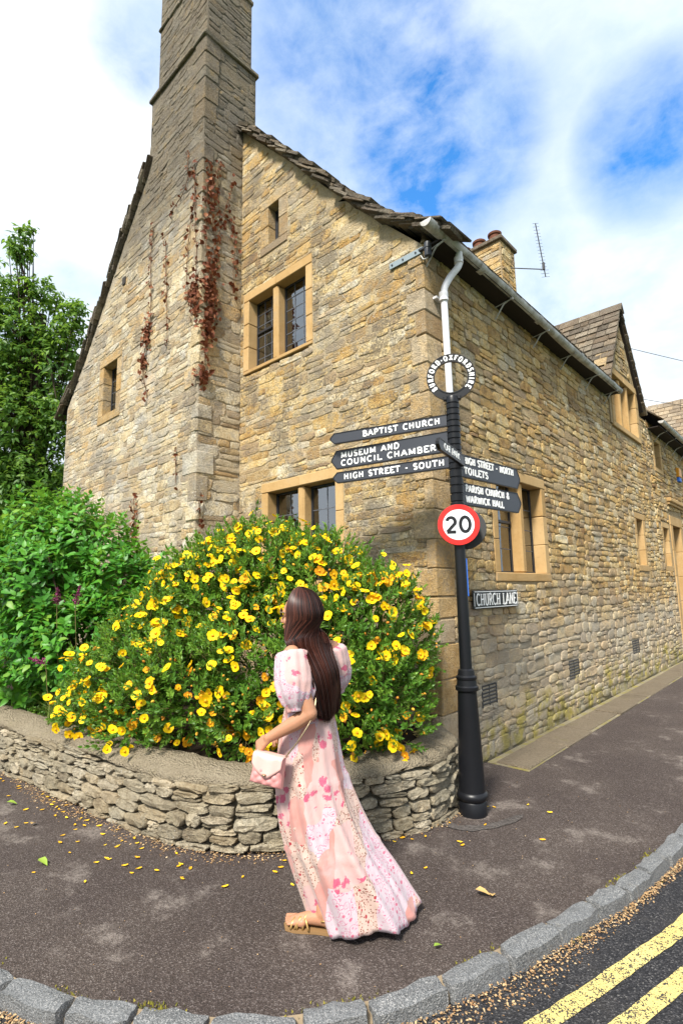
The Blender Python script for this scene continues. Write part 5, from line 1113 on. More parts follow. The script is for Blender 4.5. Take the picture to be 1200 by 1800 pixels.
# --- leafy shrub by the left wall
SB = [(-3.95, -2.0, 1.75, .55), (-3.75, -1.60, 2.12, .50), (-4.35, -1.9, 2.36, .55), (-3.30, -1.50, 1.75, .42), (-3.60, -2.0, 1.10, .52), (-3.2, -1.75, 1.15, .50), (-4.8, -2.1, 1.6, .7), (-4.2, -2.2, .9, .5), (-2.95, -1.45, 1.35, .40), (-5.2, -1.8, 2.2, .6), (-4.6, -1.6, 2.5, .42), (-3.0, -1.2, 1.62, .40), (-2.75, -1.15, 1.45, .34)]
shrub = empty('leafy_shrub', (-3.9, -1.8, .43)); tag(shrub, 'dense bright green broad-leaved shrub against the left part of the house wall', 'shrub')
b = MB()
for k in range(34):
    q = SB[k % len(SB)]; e_ = Vector(q[:3])+Vector((rgb.uniform(-.3, .3), rgb.uniform(-.2, .2), rgb.uniform(0, .4))); s_ = Vector((-3.8+rgb.uniform(-.5, .5), -1.7+rgb.uniform(-.2, .2), .42)); b.tube(crom([s_, s_.lerp(e_, .5)+Vector((0, 0, .1)), e_], .15), .010, 5, False)
obj('branches', b, M['bark'], shrub)
ss = [sprig(4, .052, .125, .066, R(66), 200+s, True) for s in range(5)]
P, Nn = blob_points(SB, 1700, .60, 1.03, zmin=.5); Pn = Nn*.7+np.array([0, 0, .75]); Rm = rots(len(P), Pn/np.linalg.norm(Pn, axis=1)[:, None], .32); scl = rng.uniform(.7, 1.2, len(P)); it = []
for k in range(5):
    i = np.arange(len(P)) % 5 == k; it.append((ss[k][0], ss[k][1], Rm[i]*scl[i, None, None], P[i], rng.random(i.sum()), ss[k][2]))
o = merged('foliage', it, [M['leaf_shrub'], M['stem']], shrub, origin=(-3.9, -1.8, .43)); tag(o, kind='stuff')
# pale young tips, each leaf of the nearest layer a piece of its own
lm = []
for s in range(6):
    v, f = leaf(random.uniform(.10, .13), random.uniform(.055, .07), .22, random.uniform(.1, .35)); me = bpy.data.meshes.new('leaf'); me.from_pydata(v.tolist(), [], f); me.materials.append(M['leaf_shrub'] if s < 3 else M['leaf_tip']); me.polygons.foreach_set('use_smooth', [True]*len(f)); lm.append(me)
P, Nn = blob_points(SB, 300, 1.0, 1.08, zmin=.6, bias=lambda p, d: facing(p, d) and on_screen(p) > 0); Pn = Nn*.6+np.array([0, 0, .8]); Rm = rots(300, Pn/np.linalg.norm(Pn, axis=1)[:, None], .3)
for k in range(300): inst('leaf', lm[k % 6], shrub, P[k], Matrix(Rm[k].tolist()), (random.uniform(.7, 1.1),)*3)
for k, (x, y, z, h) in enumerate([(-4.25, -2.1, 2.72, 8), (-4.1, -1.9, 2.7, 7), (-3.72, -1.55, 2.5, 8), (-3.55, -1.5, 2.42, 6), (-3.35, -1.35, 2.22, 10), (-3.22, -1.3, 2.15, 9), (-3.9, -1.7, 2.55, 7), (-4.4, -2.2, 2.6, 6), (-3.05, -1.25, 1.95, 6)]):
    v, f, mi = sprig(h, .055, .085, .042, R(58), 300+k); o = merged('shoot', [(v, f, rots(1, np.array([[.1*random.uniform(-1, 1), 0, 1]]), .08), np.array([[x, y, z-.1]]), rng.random(1), mi)], [M['leaf_tip'], M['stem']], shrub, origin=(x, y, z))
# --- tree behind the house
def tree(name, lab, base, TB, n, rtr, h, lsz=.10):
    rt = empty(name, base); tag(rt, lab, 'tree', None); rgt = random.Random(hash(base) % 1000 if False else int(abs(base[0])*100)); B = Vector(base)
    m = MB(); top = B+Vector((.2, .1, h)); m.tube(crom([B, B.lerp(top, .4)+Vector((.1, .05, 0)), top], .3), [rtr*(1-.75*i/40) if i < 40 else rtr*.25 for i in range(len(crom([B, B.lerp(top, .4)+Vector((.1, .05, 0)), top], .3)))], 9); obj('trunk', m, M['bark'], rt, smooth=True)
    m = MB()
    for q in TB:
        for j in range(5):
            s_ = B.lerp(top, rgt.uniform(.25, .95)); e_ = Vector(q[:3])+Vector([rgt.uniform(-.6, .6)*q[3] for _ in range(3)]); P_ = crom([s_, s_.lerp(e_, .5)+Vector((0, 0, .2)), e_], .25); m.tube(P_, [max(.008, .05*(1-i/len(P_))) for i in range(len(P_))], 5, False)
    obj('limbs', m, M['bark'], rt)
    v, f = leaf(lsz, lsz*.42, .15, .2); cl_ = []
    for j in range(9): cl_.append((v@(rotm('Z', j*2.4)@rotm('Y', rgt.uniform(-.2, 1.0))).T+np.array([rgt.uniform(-.05, .05), rgt.uniform(-.05, .05), rgt.uniform(-.08, .08)]), f, 0))
    V_, F_, mi_ = join_t(cl_); P, Nn = blob_points(TB, n, .35, 1.05, outer=False); Pn = Nn*.4+np.array([0, 0, .6]); o = merged('crown', [(V_, F_, rots(n, Pn/np.linalg.norm(Pn, axis=1)[:, None], .5)*rng.uniform(.7, 1.3, n)[:, None, None], P, rng.random(n), mi_)], [M['leaf_tree']], rt, origin=base); tag(o, kind='stuff'); return rt
tree('garden_tree', 'tall loose-leaved green tree behind the left corner of the house', (-9.2, -.9, 0), [(-9.3, -1.2, 5.2, 1.0), (-9.0, -.7, 6.1, .95), (-9.3, -1.1, 7.1, .95), (-8.75, -.5, 6.9, .65), (-9.5, -1.5, 8.0, .75), (-9.1, -1.3, 8.9, .36), (-8.5, -.35, 7.6, .36), (-8.9, -.8, 8.1, .42), (-9.05, -1.2, 9.35, .2), (-10.3, -1.6, 6.4, 1.4), (-8.5, -.4, 5.2, .7), (-10.2, -1.8, 4.6, 1.2), (-9.0, -.9, 4.1, .8)], 3400, .16, 7.6, .115)
tree('dark_hedge_tree', 'dark dense tree low behind the shrub left of the house', (-9.9, -.6, 0), [(-9.8, -.5, 3.2, 1.3), (-8.8, -.4, 3.0, .8), (-9.4, -1.4, 2.4, 1.2), (-8.6, -.9, 2.2, .9), (-10.6, -1.2, 3.4, 1.2), (-9.2, -.7, 4.0, .9)], 2600, .14, 3.4, .12)
# --- purple buddleia spikes and grass clump
for k, (p0, p1, lab) in enumerate((((-3.1, -2.2, 1.62), (-2.93, -2.26, 1.76), 'left purple flower spike in front of the leafy shrub'), ((-2.88, -2.1, 1.60), (-2.74, -2.12, 1.78), 'right purple flower spike in front of the leafy shrub'), ((-2.85, -2.36, 1.06), (-3.02, -2.45, 1.10), 'low purple flower spike above the grass clump'))):
    a_, b_ = Vector(p0), Vector(p1); rt = empty('flower_spike', tuple(a_)); tag(rt, lab, 'flower', 'purple flower spikes'); n_ = 150; T = np.array([tuple(a_.lerp(b_, t)) for t in rng.random(n_)]); tt = np.linalg.norm(T-np.array(a_), axis=1)/(b_-a_).length; T = T+rng.normal(size=(n_, 3))*(.018*(1.15-tt))[:, None]
    v = np.array([(-.008, -.005, 0), (.008, -.005, .002), (.006, .006, .004), (-.006, .006, 0)]); o = merged('florets', [(v, [(0, 1, 2, 3)], rots(n_), T, rng.random(n_), 0)], [M['purple']], rt, origin=tuple(a_)); m = MB(); m.tube(crom([(a_.x+.02, a_.y+.1, .45), (a_.x, a_.y+.03, a_.z*.6+.2), a_, b_], .08), .004, 4, False); obj('stem', m, M['stem'], rt)
gt = empty('grass_clump', (-2.75, -2.28, .43)); tag(gt, 'tuft of arching pale grass blades between shrub and yellow bush', 'grass'); m = MB()
for k in range(110):
    a = rgb.uniform(0, 6.28); l = rgb.uniform(.18, .42); d_ = Vector((math.cos(a), math.sin(a), 0)); p0 = Vector((-2.75+rgb.uniform(-.14, .14), -2.25+rgb.uniform(-.05, .07), .44)); h = rgb.uniform(.25, .55); w_ = Vector((-d_.y, d_.x, 0))*.004
    P_ = [p0+d_*(l*t*t)+ZUP*(h*(t*1.5-.75*t*t)) for t in (0, .25, .5, .75, 1)]; m.grid([[tuple(p-w_*(1-i/4.2)), tuple(p+w_*(1-i/4.2))] for i, p in enumerate(P_)])
obj('blades', m, M['blade'], gt)
cv = sprig(3, .02, .035, .024, R(60), 400); n_ = 520; gx = rng.uniform(-4.6, -2.0, n_); gy = -2.10-.12*(gx+2.0)*-.9*.1+rng.uniform(-.06, .30, n_)
gy = np.interp(gx, [-4.6, -3.48, -2.33, -1.45], [-2.62, -2.497, -2.374, -2.28])+.30+rng.uniform(0, .5, n_); P = np.stack([gx, gy, np.full(n_, .44)], 1); o = merged('ground_cover', [(cv[0], cv[1], rots(n_, np.tile([0, 0, 1.], (n_, 1)), .4)*rng.uniform(.7, 1.8, n_)[:, None, None], P, rng.random(n_), cv[2])], [M['leaf_bush'], M['stem']]); tag(o, 'low creeping ground cover at the planter edge', 'ground cover', kind='stuff')
# --- dried creeper on the chimney breast
cr = empty('dry_creeper', (AX, PY, 2.0)); tag(cr, 'dried red-brown creeper hanging down the chimney breast corner', 'climbing plant')
FRT = [[(-3.4, 8.01), (-3.46, 7.44), (-3.92, 7.24)], [(-3.24, 7.67), (-3.22, 7.13), (-3.34, 6.58), (-3.37, 5.74)], [(-4.4, 7.31), (-4.43, 6.65), (-4.37, 5.78), (-4.55, 5.12), (-4.38, 4.53)], [(-4.65, 3.12), (-4.59, 2.37), (-4.43, 2.12)], [(-3.52, 3.51), (-3.5, 3.12)], [(-3.24, 7.58), (-3.13, 6.21), (-3.10, 5.28)], [(-4.0, 6.9), (-3.9, 6.0), (-3.85, 5.2)]]
RTT = [[(-.41, 7.73), (-.54, 7.2), (-.48, 6.53), (-.51, 5.84), (-.58, 4.99), (-.61, 4.58), (-.61, 4.35)], [(-.17, 7.61), (-.39, 6.75), (-.47, 6.11)], [(-.3, 6.89), (-.15, 6.88), (-.16, 5.82)], [(-.6, 7.61), (-.62, 6.63), (-.56, 5.98), (-.48, 5.35), (-.58, 4.99)], [(-.64, 2.84), (-.6, 2.48)]]
m = MB(); LP = []; LN = []
for tr_, fc in [(t, 'f') for t in FRT]+[(t, 'r') for t in RTT]:
    P_ = [Vector((a, PY-.028, z)) if fc == 'f' else Vector((AX+.028, a, z)) for a, z in tr_]; C_ = crom(P_, .12); C_ = [c+Vector((rgb.uniform(-.015, .015) if fc == 'f' else 0, 0 if fc == 'f' else rgb.uniform(-.015, .015), 0)) for c in C_]; m = MB(); m.tube(C_, .005, 4, False); obj('stem', m, M['vine'], cr)
    for c in C_:
        for j in range(2 if fc == 'f' else 3):
            LP.append((c.x+rgb.uniform(-.05, .05), c.y-rgb.uniform(.0, .03), c.z+rgb.uniform(-.06, .06)) if fc == 'f' else (c.x+rgb.uniform(0, .03), c.y+rgb.uniform(-.05, .05), c.z+rgb.uniform(-.06, .06))); LN.append((0, -1, -.3) if fc == 'f' else (1, 0, -.3))
for (fc, a0, s_, z0, sz, n_) in (('r', -.55, .07, 5.72, .36, 160), ('r', -.56, .06, 5.15, .25, 70), ('f', -3.16, .07, 5.62, .22, 90), ('f', -4.45, .05, 5.52, .16, 70), ('f', -4.5, .045, 5.12, .12, 35), ('r', -.62, .05, 4.48, .10, 45), ('r', -.52, .08, 7.1, .30, 40), ('f', -4.6, .03, 2.7, .25, 30)):
    for j in range(n_):
        a = a0+rgb.gauss(0, s_); z = z0+rgb.gauss(0, sz*.6)
        if fc == 'r' and a < PY: fc2, a2 = 'f', AX-(PY-a)
        else: fc2, a2 = fc, a
        if fc2 == 'r': LP.append((AX+.02+rgb.uniform(0, .07), min(a2, -.06), z)); LN.append((1, -.2, -.2))
        else: LP.append((min(a2, AX+.01), PY-.02-rgb.uniform(0, .06), z)); LN.append((.2, -1, -.2))
v, f = leaf(.075, .06, .5, .5); n_ = len(LP); LN = np.array(LN, float); o = merged('dry_leaves', [(v, f, rots(n_, LN/np.linalg.norm(LN, axis=1)[:, None], .6)*rng.uniform(.5, 1.1, n_)[:, None, None], np.array(LP), rng.random(n_), 0)], [M['leaf_dry']], cr, origin=(AX, PY, 2.0)); tag(o, kind='stuff')

# ================================================================== WOMAN
WO = Vector((.567, -2.182, 0)); WL_ = Vector((math.cos(YAW), -math.sin(YAW), 0)); WN = Vector((math.sin(YAW), math.cos(YAW), 0))
def wp(x, y, z): return WO+WL_*x+WN*y+ZUP*z
def wv(p): return wp(*p)
def skin_mat():
    t = NT('skin'); c = t.mix(t.noise(9, 4), (.34, .165, .092), (.42, .21, .125)); t.p.inputs['Subsurface Weight'].default_value = .12; t.p.inputs['Subsurface Radius'].default_value = (.012, .005, .003); t.bump(t.noise(140, 3), .08, .002); return t.fin(c, .5, .35)
M['skin'] = skin_mat()
def hair_mat():
    t = NT('dark_brown_hair'); rn = t.rnd(); c = t.ramp(t.wn(rn), [(0, (.012, .005, .004)), (.5, (.030, .010, .007)), (1, (.10, .032, .020))])
    t.p.inputs['Anisotropic'].default_value = .6; return t.fin(c, .46, .35)
M['hair'] = hair_mat()
def dress_mat(sleeve=False):
    t = NT('patchwork_floral_cloth'); uv = t.uv(); st = t.mapping(uv, (1.25, .55, 1)); wob = t.mix(.08, st, t.noise(5, 2, .5, st, True))
    cell = t.vor(9.0, wob, out='Color', metric='CHEBYCHEV'); r1 = t.sep(cell, 0); r2 = t.sep(cell, 1)
    wash = t.noise(7, 4, .6, uv)
    pink = t.ramp(wash, [(.3, (.70, .33, .28)), (.55, (.75, .43, .37)), (.75, (.78, .60, .56))])
    # line-drawn pink flowers on white
    fl = t.vor(46, uv); flr = t.vor(46, uv, out='Color'); ringv = t.math('ABSOLUTE', t.math('SUBTRACT', t.math('FRACT', t.math('MULTIPLY', t.math('ADD', fl, t.math('MULTIPLY', t.noise(80, 2, .5, uv), .42)), 2.6)), .5))
    line = t.math('MULTIPLY', t.step(ringv, .36, .44), t.step(t.sep(flr, 0), .30, .45)); white = t.mix(wash, (.70, .60, .66), (.76, .72, .74))
    lil = t.mix(t.math('MULTIPLY', line, .85), white, (.66, .17, .32)); rose = t.math('MULTIPLY', t.step(t.math('ADD', fl, t.math('MULTIPLY', t.noise(90, 3, .6, uv), .3)), .52, .36), t.step(t.sep(flr, 1), .55, .60)); lil = t.mix(t.math('MULTIPLY', rose, .8), lil, (.70, .10, .22))
    # small dense brown and red sprigs on cream
    d1 = t.vor(115, uv); d2 = t.vor(115, uv, out='Color'); dots = t.math('MULTIPLY', t.step(d1, .42, .26), t.step(t.sep(d2, 0), .15, .25)); dc = t.ramp(t.sep(d2, 1), [(0, (.16, .07, .05)), (.45, (.26, .14, .07)), (.7, (.34, .07, .06))])
    crm = t.mix(dots, t.mix(wash, (.74, .54, .44), (.78, .68, .58)), dc); big = t.vor(34, uv); bigc = t.vor(34, uv, out='Color'); crm = t.mix(t.math('MULTIPLY', t.step(t.math('ADD', big, t.math('MULTIPLY', t.noise(70, 3, .6, uv), .3)), .40, .32), t.step(t.sep(bigc, 0), .45, .5)), crm, (.48, .05, .07))
    # large roses on blush
    b1 = t.vor(17, uv); b2 = t.vor(17, uv, out='Color'); sw = t.math('ADD', b1, t.math('MULTIPLY', t.noise(44, 4, .7, uv), 1.1)); rs_ = t.mix(t.step(sw, .98, .86), t.mix(wash, (.78, .50, .45), (.78, .66, .63)), t.mix(t.noise(60, 3, .6, uv), (.62, .04, .14), (.78, .28, .38))); rs_ = t.mix(t.step(t.sep(b2, 0), .22, .18), rs_, t.mix(wash, (.78, .48, .41), (.78, .68, .66)))
    f1 = t.math('GREATER_THAN', r1, .24); f2 = t.math('GREATER_THAN', r1, .52); f3 = t.math('GREATER_THAN', r1, .74)
    if sleeve: f1 = t.math('GREATER_THAN', r1, .10); f2 = 0.0; f3 = t.math('GREATER_THAN', r1, .70)
    c = t.mix(f1, pink, lil); c = t.mix(f2, c, crm); c = t.mix(f3, c, rs_)
    c = t.mix(1.0, c, (.70, .63, .64), 'MULTIPLY'); t.bump(t.math('ADD', t.noise(160, 3, .6, uv), t.math('MULTIPLY', t.noise(14, 4, .6, t.mapping(uv, (2.2, .5, 1))), 5.0)), .22, .006); t.fin(c, .7, .2); t.p.inputs['Sheen Weight'].default_value = .15
    tl = t.new('ShaderNodeBsdfTranslucent'); t.K.new(c, tl.inputs[0]); mx = t.new('ShaderNodeMixShader'); mx.inputs[0].default_value = .10; t.K.new(t.p.outputs[0], mx.inputs[1]); t.K.new(tl.outputs[0], mx.inputs[2]); t.K.new(mx.outputs[0], t.out.inputs[0]); return t.m
M['dress'] = dress_mat(); M['sleeve'] = dress_mat(True)
M['sandal'] = plain('gold_strap', (.42, .26, .09), .35, .5, .5); M['sole'] = plain('tan_sole', (.24, .14, .06), .6)
M['bag'] = plain('pink_leather', (.58, .25, .24), .42, .45, var=.06); M['flap'] = plain('pale_pink_leather', (.66, .38, .34), .40, .45, var=.05)
M['chain'] = plain('chain_metal', (.42, .32, .20), .35, .5, .8); M['lens'] = plain('dark_lens', (.015, .012, .012), .12, .6); M['nail'] = plain('nail', (.75, .42, .40), .3, .5, var=.02)
# local frame: x right in the picture, y away, z up
FRD = Vector((-.77, .64, 0)).normalized(); LFD = Vector((-.64, -.77, 0)).normalized(); HFD = Vector((-.95, .31, 0)).normalized(); HLF = Vector((-.31, -.95, 0)).normalized()
wom = empty('person', tuple(WO)); tag(wom, 'woman with long dark hair in pink patchwork maxi dress walking past the planter', 'person')
bd = MB()
def ball(c, r_, sc=(1, 1, 1), Mx=None):
    n1, n2 = 10, 14; rows = []
    for i in range(n1+1):
        a = math.pi*i/n1; row = []
        for j in range(n2):
            b = 2*math.pi*j/n2; p = Vector((r_*sc[0]*math.sin(a)*math.cos(b), r_*sc[1]*math.sin(a)*math.sin(b), r_*sc[2]*math.cos(a))); p = Mx @ p if Mx else p; row.append(wv(Vector(c)+p))
        rows.append(row)
    bd.grid(rows, wrap=True)
def limb(pts, rad, n=12):
    P = crom(pts, .02) if len(pts) > 2 else [Vector(p) for p in pts]; k = len(P); dd = [0]
    for i in range(1, k): dd.append(dd[-1]+(P[i]-P[i-1]).length)
    kd = [0]; 
    for i in range(1, len(pts)): kd.append(kd[-1]+(Vector(pts[i])-Vector(pts[i-1])).length)
    rr_ = [float(np.interp(d/dd[-1], np.array(kd)/kd[-1], rad)) for d in dd]; bd.tube([wv(p) for p in P], rr_, n); ball(pts[0], rad[0]); ball(pts[-1], rad[-1])
HC = Vector((-.052, .115, 1.545)); Hm = Matrix((HFD, HLF, ZUP)).transposed()
ball(HC+ZUP*.012, 1, (.098, .076, .108), Hm); ball(HC+HFD*.030-ZUP*.040, 1, (.064, .058, .078), Hm)            # skull, jaw
ball(HC+HFD*.072-ZUP*.098, .020); limb([HC+HFD*.088+ZUP*.008, HC+HFD*.104-ZUP*.022, HC+HFD*.108-ZUP*.032], [.009, .012, .012], 8)   # chin, nose
for s_ in (-1, 1): ball(HC+HFD*.098+HLF*s_*.011-ZUP*.036, .008); ball(HC+HFD*.076+HLF*s_*.034+ZUP*.024, .016, (1, 1.3, .6), Hm); ball(HC+HFD*.062+HLF*s_*.042-ZUP*.030, .024); ball(HC-HFD*.008+HLF*s_*.078-ZUP*.01, .016, (.8, .45, 1.7), Hm)
ball(HC+HFD*.094-ZUP*.060, .011, (.8, 1.7, .55), Hm); ball(HC+HFD*.092-ZUP*.070, .011, (.8, 1.5, .6), Hm)     # lips
limb([HC-HFD*.015-ZUP*.07, (-.02, .12, 1.43), (.01, .12, 1.37)], [.050, .047, .056])
SHL, SHR = Vector((-.085, -.015, 1.345)), Vector((.125, .25, 1.345)); PC = Vector((.01, .115, .93))
limb([SHL+Vector((.03, .04, -.005)), (.02, .12, 1.365), SHR-Vector((.03, .04, .005))], [.052, .062, .052]); limb([(.02, .12, 1.34), (.015, .12, 1.2), (.0, .115, 1.05), PC], [.095, .10, .085, .105])
for s_ in (-1, 1): ball(Vector((.0, .115, 1.22))+FRD*.075+LFD*s_*.07, .052)
ball(PC+LFD*.05, .095); ball(PC-LFD*.05, .095)
ELL = Vector((.012, -.085, 1.055)); WRL = Vector((-.205, -.055, .930)); limb([SHL, SHL.lerp(ELL, .5)+Vector((0, -.012, 0)), ELL], [.050, .044, .040]); limb([ELL, ELL.lerp(WRL, .35)-ZUP*.004, WRL], [.041, .041, .025])
ELR = Vector((.11, .34, 1.06)); WRR = Vector((-.12, .24, .93)); limb([SHR, SHR.lerp(ELR, .5), ELR], [.048, .042, .037]); limb([ELR, ELR.lerp(WRR, .35), WRR], [.038, .038, .024])
def hand(W0, h, w, cur, nails=None):
    """palm, four fingers curling and a thumb from the side of the palm"""
    h = Vector(h).normalized(); w = Vector(w); w = (w-h*w.dot(h)).normalized(); dn = h.cross(w); dn = dn if dn.z < 0 else -dn; K = W0+h*.078
    for i, o_ in enumerate((-.028, -.010, .009, .027)): limb([W0+h*.008+w*o_*.55, K+w*o_], [.015, .0125], 8)
    for o_, ls in ((-.030, (.036, .022, .017)), (-.0105, (.042, .026, .019)), (.0095, (.039, .025, .018)), (.0285, (.030, .019, .015))):
        p = K+w*o_; pts = [p]; a = cur[0]
        for k, l in enumerate(ls): d = (h*math.cos(a)+dn*math.sin(a)).normalized(); p = p+d*l; pts.append(p); a += cur[1]
        limb(pts, [.0098, .0090, .0082, .0070], 8)
        if nails is not None: nails.append((pts[-1]-dn*.002+h*.004, d, w))
    t0 = W0+h*.022-w*.020; limb([t0, t0+h*.026-w*.020+dn*.010, t0+h*.052-w*.022+dn*.024, t0+h*.068-w*.012+dn*.034], [.0135, .0115, .0100, .0082], 8)
NA = []
hand(WRL, (-.66, .30, -.60), (.45, -.75, -.42), (.55, .62), NA); hand(WRR, (-.75, -.45, -.45), (.45, -.75, .2), (.3, .5))
# legs: left foot planted, right trailing inside the skirt
AN = Vector((.065, -.025, .085)); limb([PC+LFD*.06, (.0, .06, .50), (.05, .02, .25), AN], [.085, .052, .044, .034]); RA = Vector((.30, .20, .11)); limb([PC-LFD*.08, (.10, .20, .50), RA], [.088, .055, .036])
FD = Vector((-.97, .24, 0)).normalized(); FS = Vector((-.24, -.97, 0)).normalized()
def foot(A, lift, fd, fs):
    b0 = Vector((A.x, A.y, lift)); limb([A, b0-fd*.03+ZUP*.035], [.034, .030]); limb([b0-fd*.042+ZUP*.030, b0+fd*.03+ZUP*.040, b0+fd*.11+ZUP*.026, b0+fd*.155+ZUP*.018], [.029, .034, .026, .018]); limb([b0+fd*.10+fs*.022+ZUP*.020, b0+fd*.145+fs*.022+ZUP*.016], [.022, .016]); limb([b0+fd*.09-fs*.02+ZUP*.020, b0+fd*.14-fs*.022+ZUP*.016], [.022, .016])
    for k, (o_, l, r_) in enumerate(((-.034, .042, .0125), (-.012, .042, .0090), (.006, .036, .0085), (.022, .028, .0080), (.036, .018, .0075))): limb([b0+fd*.148+fs*o_+ZUP*.016, b0+fd*(.155+l)+fs*o_+ZUP*.011], [r_, r_*.92], 8)
foot(AN, .020, FD, FS); foot(RA, .03, FD, FS)
tmp = obj('tmp', bd, M['skin']); tmp.modifiers.new('r', 'REMESH').mode = 'VOXEL'; tmp.modifiers['r'].voxel_size = .0052; sm_ = tmp.modifiers.new('s', 'SMOOTH'); sm_.factor = .5; sm_.iterations = 4
dg = bpy.context.evaluated_depsgraph_get(); me = bpy.data.meshes.new_from_object(tmp.evaluated_get(dg)); me.name = 'body'; me.polygons.foreach_set('use_smooth', [True]*len(me.polygons)); tl_ = tmp.location.copy(); bpy.data.objects.remove(tmp)
me.materials.clear(); me.materials.append(M['skin']); body = bpy.data.objects.new('body', me); COL.objects.link(body); body.location = tl_-WO; body.parent = wom; WLOC[body.name] = tl_
m = MB()
for (p, d, w) in NA: m.obox(wv(p), (.005, .0045, .0012), None, .001)
obj('fingernails', m, M['nail'], wom)
# --- dress
Zs = [1.405, 1.36, 1.30, 1.22, 1.12, 1.02, .90, .80, .70, .62, .48, .345, .22, .13, .05]
XL = [-.040, -.085, -.105, -.115, -.125, -.142, -.168, -.178, -.182, -.178, -.158, -.115, -.07, -.035, -.005]
XR = [.075, .125, .160, .160, .138, .125, .150, .165, .182, .208, .266, .340, .438, .500, .552]
HY = [.065, .125, .150, .150, .135, .130, .150, .165, .185, .20, .225, .25, .26, .265, .27]
NZ, NA_ = 74, 150; rows = []; uvs = []; hx = [-.1, .0, .06, .092, .15, .23, .35, .42, .48, .52, .58]; hz = [.07, .055, .02, .003, .018, .046, .052, .058, .012, .008, .045]
def icub(z, A): return float(np.interp(-z, [-q for q in Zs], A))
for i in range(NZ+1):
    f = i/NZ; z0 = 1.405+(.05-1.405)*f; sm = [np.mean([icub(min(max(z0+dz, .05), 1.405), A) for dz in (-.05, -.025, 0, .025, .05)]) if .1 < f < .97 else icub(z0, A) for A in (XL, XR, HY)]
    xl, xr, hy = sm; cx, rx = (xl+xr)/2, (xr-xl)/2; A = float(np.interp(z0, [.05, .35, .68, .72, .95, 1.1, 1.4], [.12, .125, .10, .055, .034, .014, .0])); row = []; ru = []
    seam = .006*math.exp(-((z0-.685)/.012)**2)+.006*math.exp(-((z0-.36)/.010)**2)+.004*math.exp(-((z0-1.10)/.010)**2)
    for j in range(NA_):
        th = 2*math.pi*j/NA_; sh = 1.1*(1-z0)*.8
        w = math.sin(7*th+sh*2+.6)*.50+math.sin(11*th-sh*1.5+2.0)*.33+math.sin(17*th+sh+.3)*.22+math.sin(29*th+1.0)*.10*(1 if z0 < .69 else .4)
        k = 1+A*w; px_ = cx+(rx*k+seam)*math.cos(th); py_ = .118+(hy*k+seam)*math.sin(th); pz = z0
        if z0 > 1.1: # the torso is turned: lean the front of the bodice towards her facing
            pass
        if z0 < .30:
            near = .5-.5*math.sin(th); g_ = (1-z0/.30)**1.3; tgt = float(np.interp(px_, hx, hz))*near+(1-near)*.05; pz = z0+(tgt-.05)*g_
        row.append(wp(px_, py_, pz)); ru.append((th/(2*math.pi)*(1.15+.6*max(0, .7-z0)), z0))
    rows.append(row); uvs.append(ru)
def cloth(name, rows, uvs, parent, solid=.0025, wrap=True):
    m = MB(); m.grid(rows, wrap=wrap); o = obj(name, m, M.get(name, M['dress']), parent, smooth=True, fixn=False); me = o.data; ul = me.uv_layers.new(name='UVMap'); nc = len(rows[0]); fl = [q for r_ in uvs for q in r_]
    buf = []
    for p in me.polygons:
        us = [fl[v] for v in p.vertices]; um = max(u for u, _ in us)
        for (u, v) in us: buf += [u if um-u < .8 else u+um*0+1.15, v]
    ul.data.foreach_set('uv', buf); s_ = o.modifiers.new('thickness', 'SOLIDIFY'); s_.thickness = solid; s_.offset = -1; return o
dress = cloth('dress', rows, uvs, wom)
def sleeve(S, E, rmax, name, un):
    S, E = Vector(S), Vector(E); ax = (E-S).normalized(); e1 = ax.cross(Vector((0, 1, 0))).normalized(); e2 = ax.cross(e1); rows = []; uvs = []; prof = [(-.06, .012), (-.045, .045), (-.02, .085), (.06, rmax*.92), (.30, rmax*1.02), (.55, rmax*1.05), (.75, rmax*.95), (.90, rmax*.74), (.97, .058), (1.0, .049), (1.05, .050)]
    L_ = (E-S).length
    for i in range(34):
        t = -.06+1.11*i/33; r_ = float(np.interp(t, [p[0] for p in prof], [p[1] for p in prof])); row = []; ru = []; fo = .06+.16*max(0, (t-.45))
        for j in range(64):
            th = 2*math.pi*j/64; k = 1+fo*(math.sin(9*th+t*2)*.5+math.sin(15*th-t*3+1)*.35+math.sin(4*th+1.7)*.5); row.append(wv(S+ax*(L_*t-.012*math.sin(5*th)*(t > .5)*(1.0-t))+(e1*math.cos(th)+e2*math.sin(th))*r_*k)); ru.append((un+th/6.283*.55, t*.30))
        rows.append(row); uvs.append(ru)
    return cloth(name, rows, uvs, wom)
sleeve((-.078, .0, 1.352), (-.052, -.072, 1.075), .102, 'sleeve', 2.13); sleeve((.118, .245, 1.352), (.138, .285, 1.10), .098, 'sleeve', 3.62)
m = MB(); m.tube([wp(.02+.052*math.cos(t), .118+.06*math.sin(t), 1.402) for t in np.linspace(0, 6.283, 30)], .006, 6); obj('neckline', m, M['dress'], wom, smooth=True)
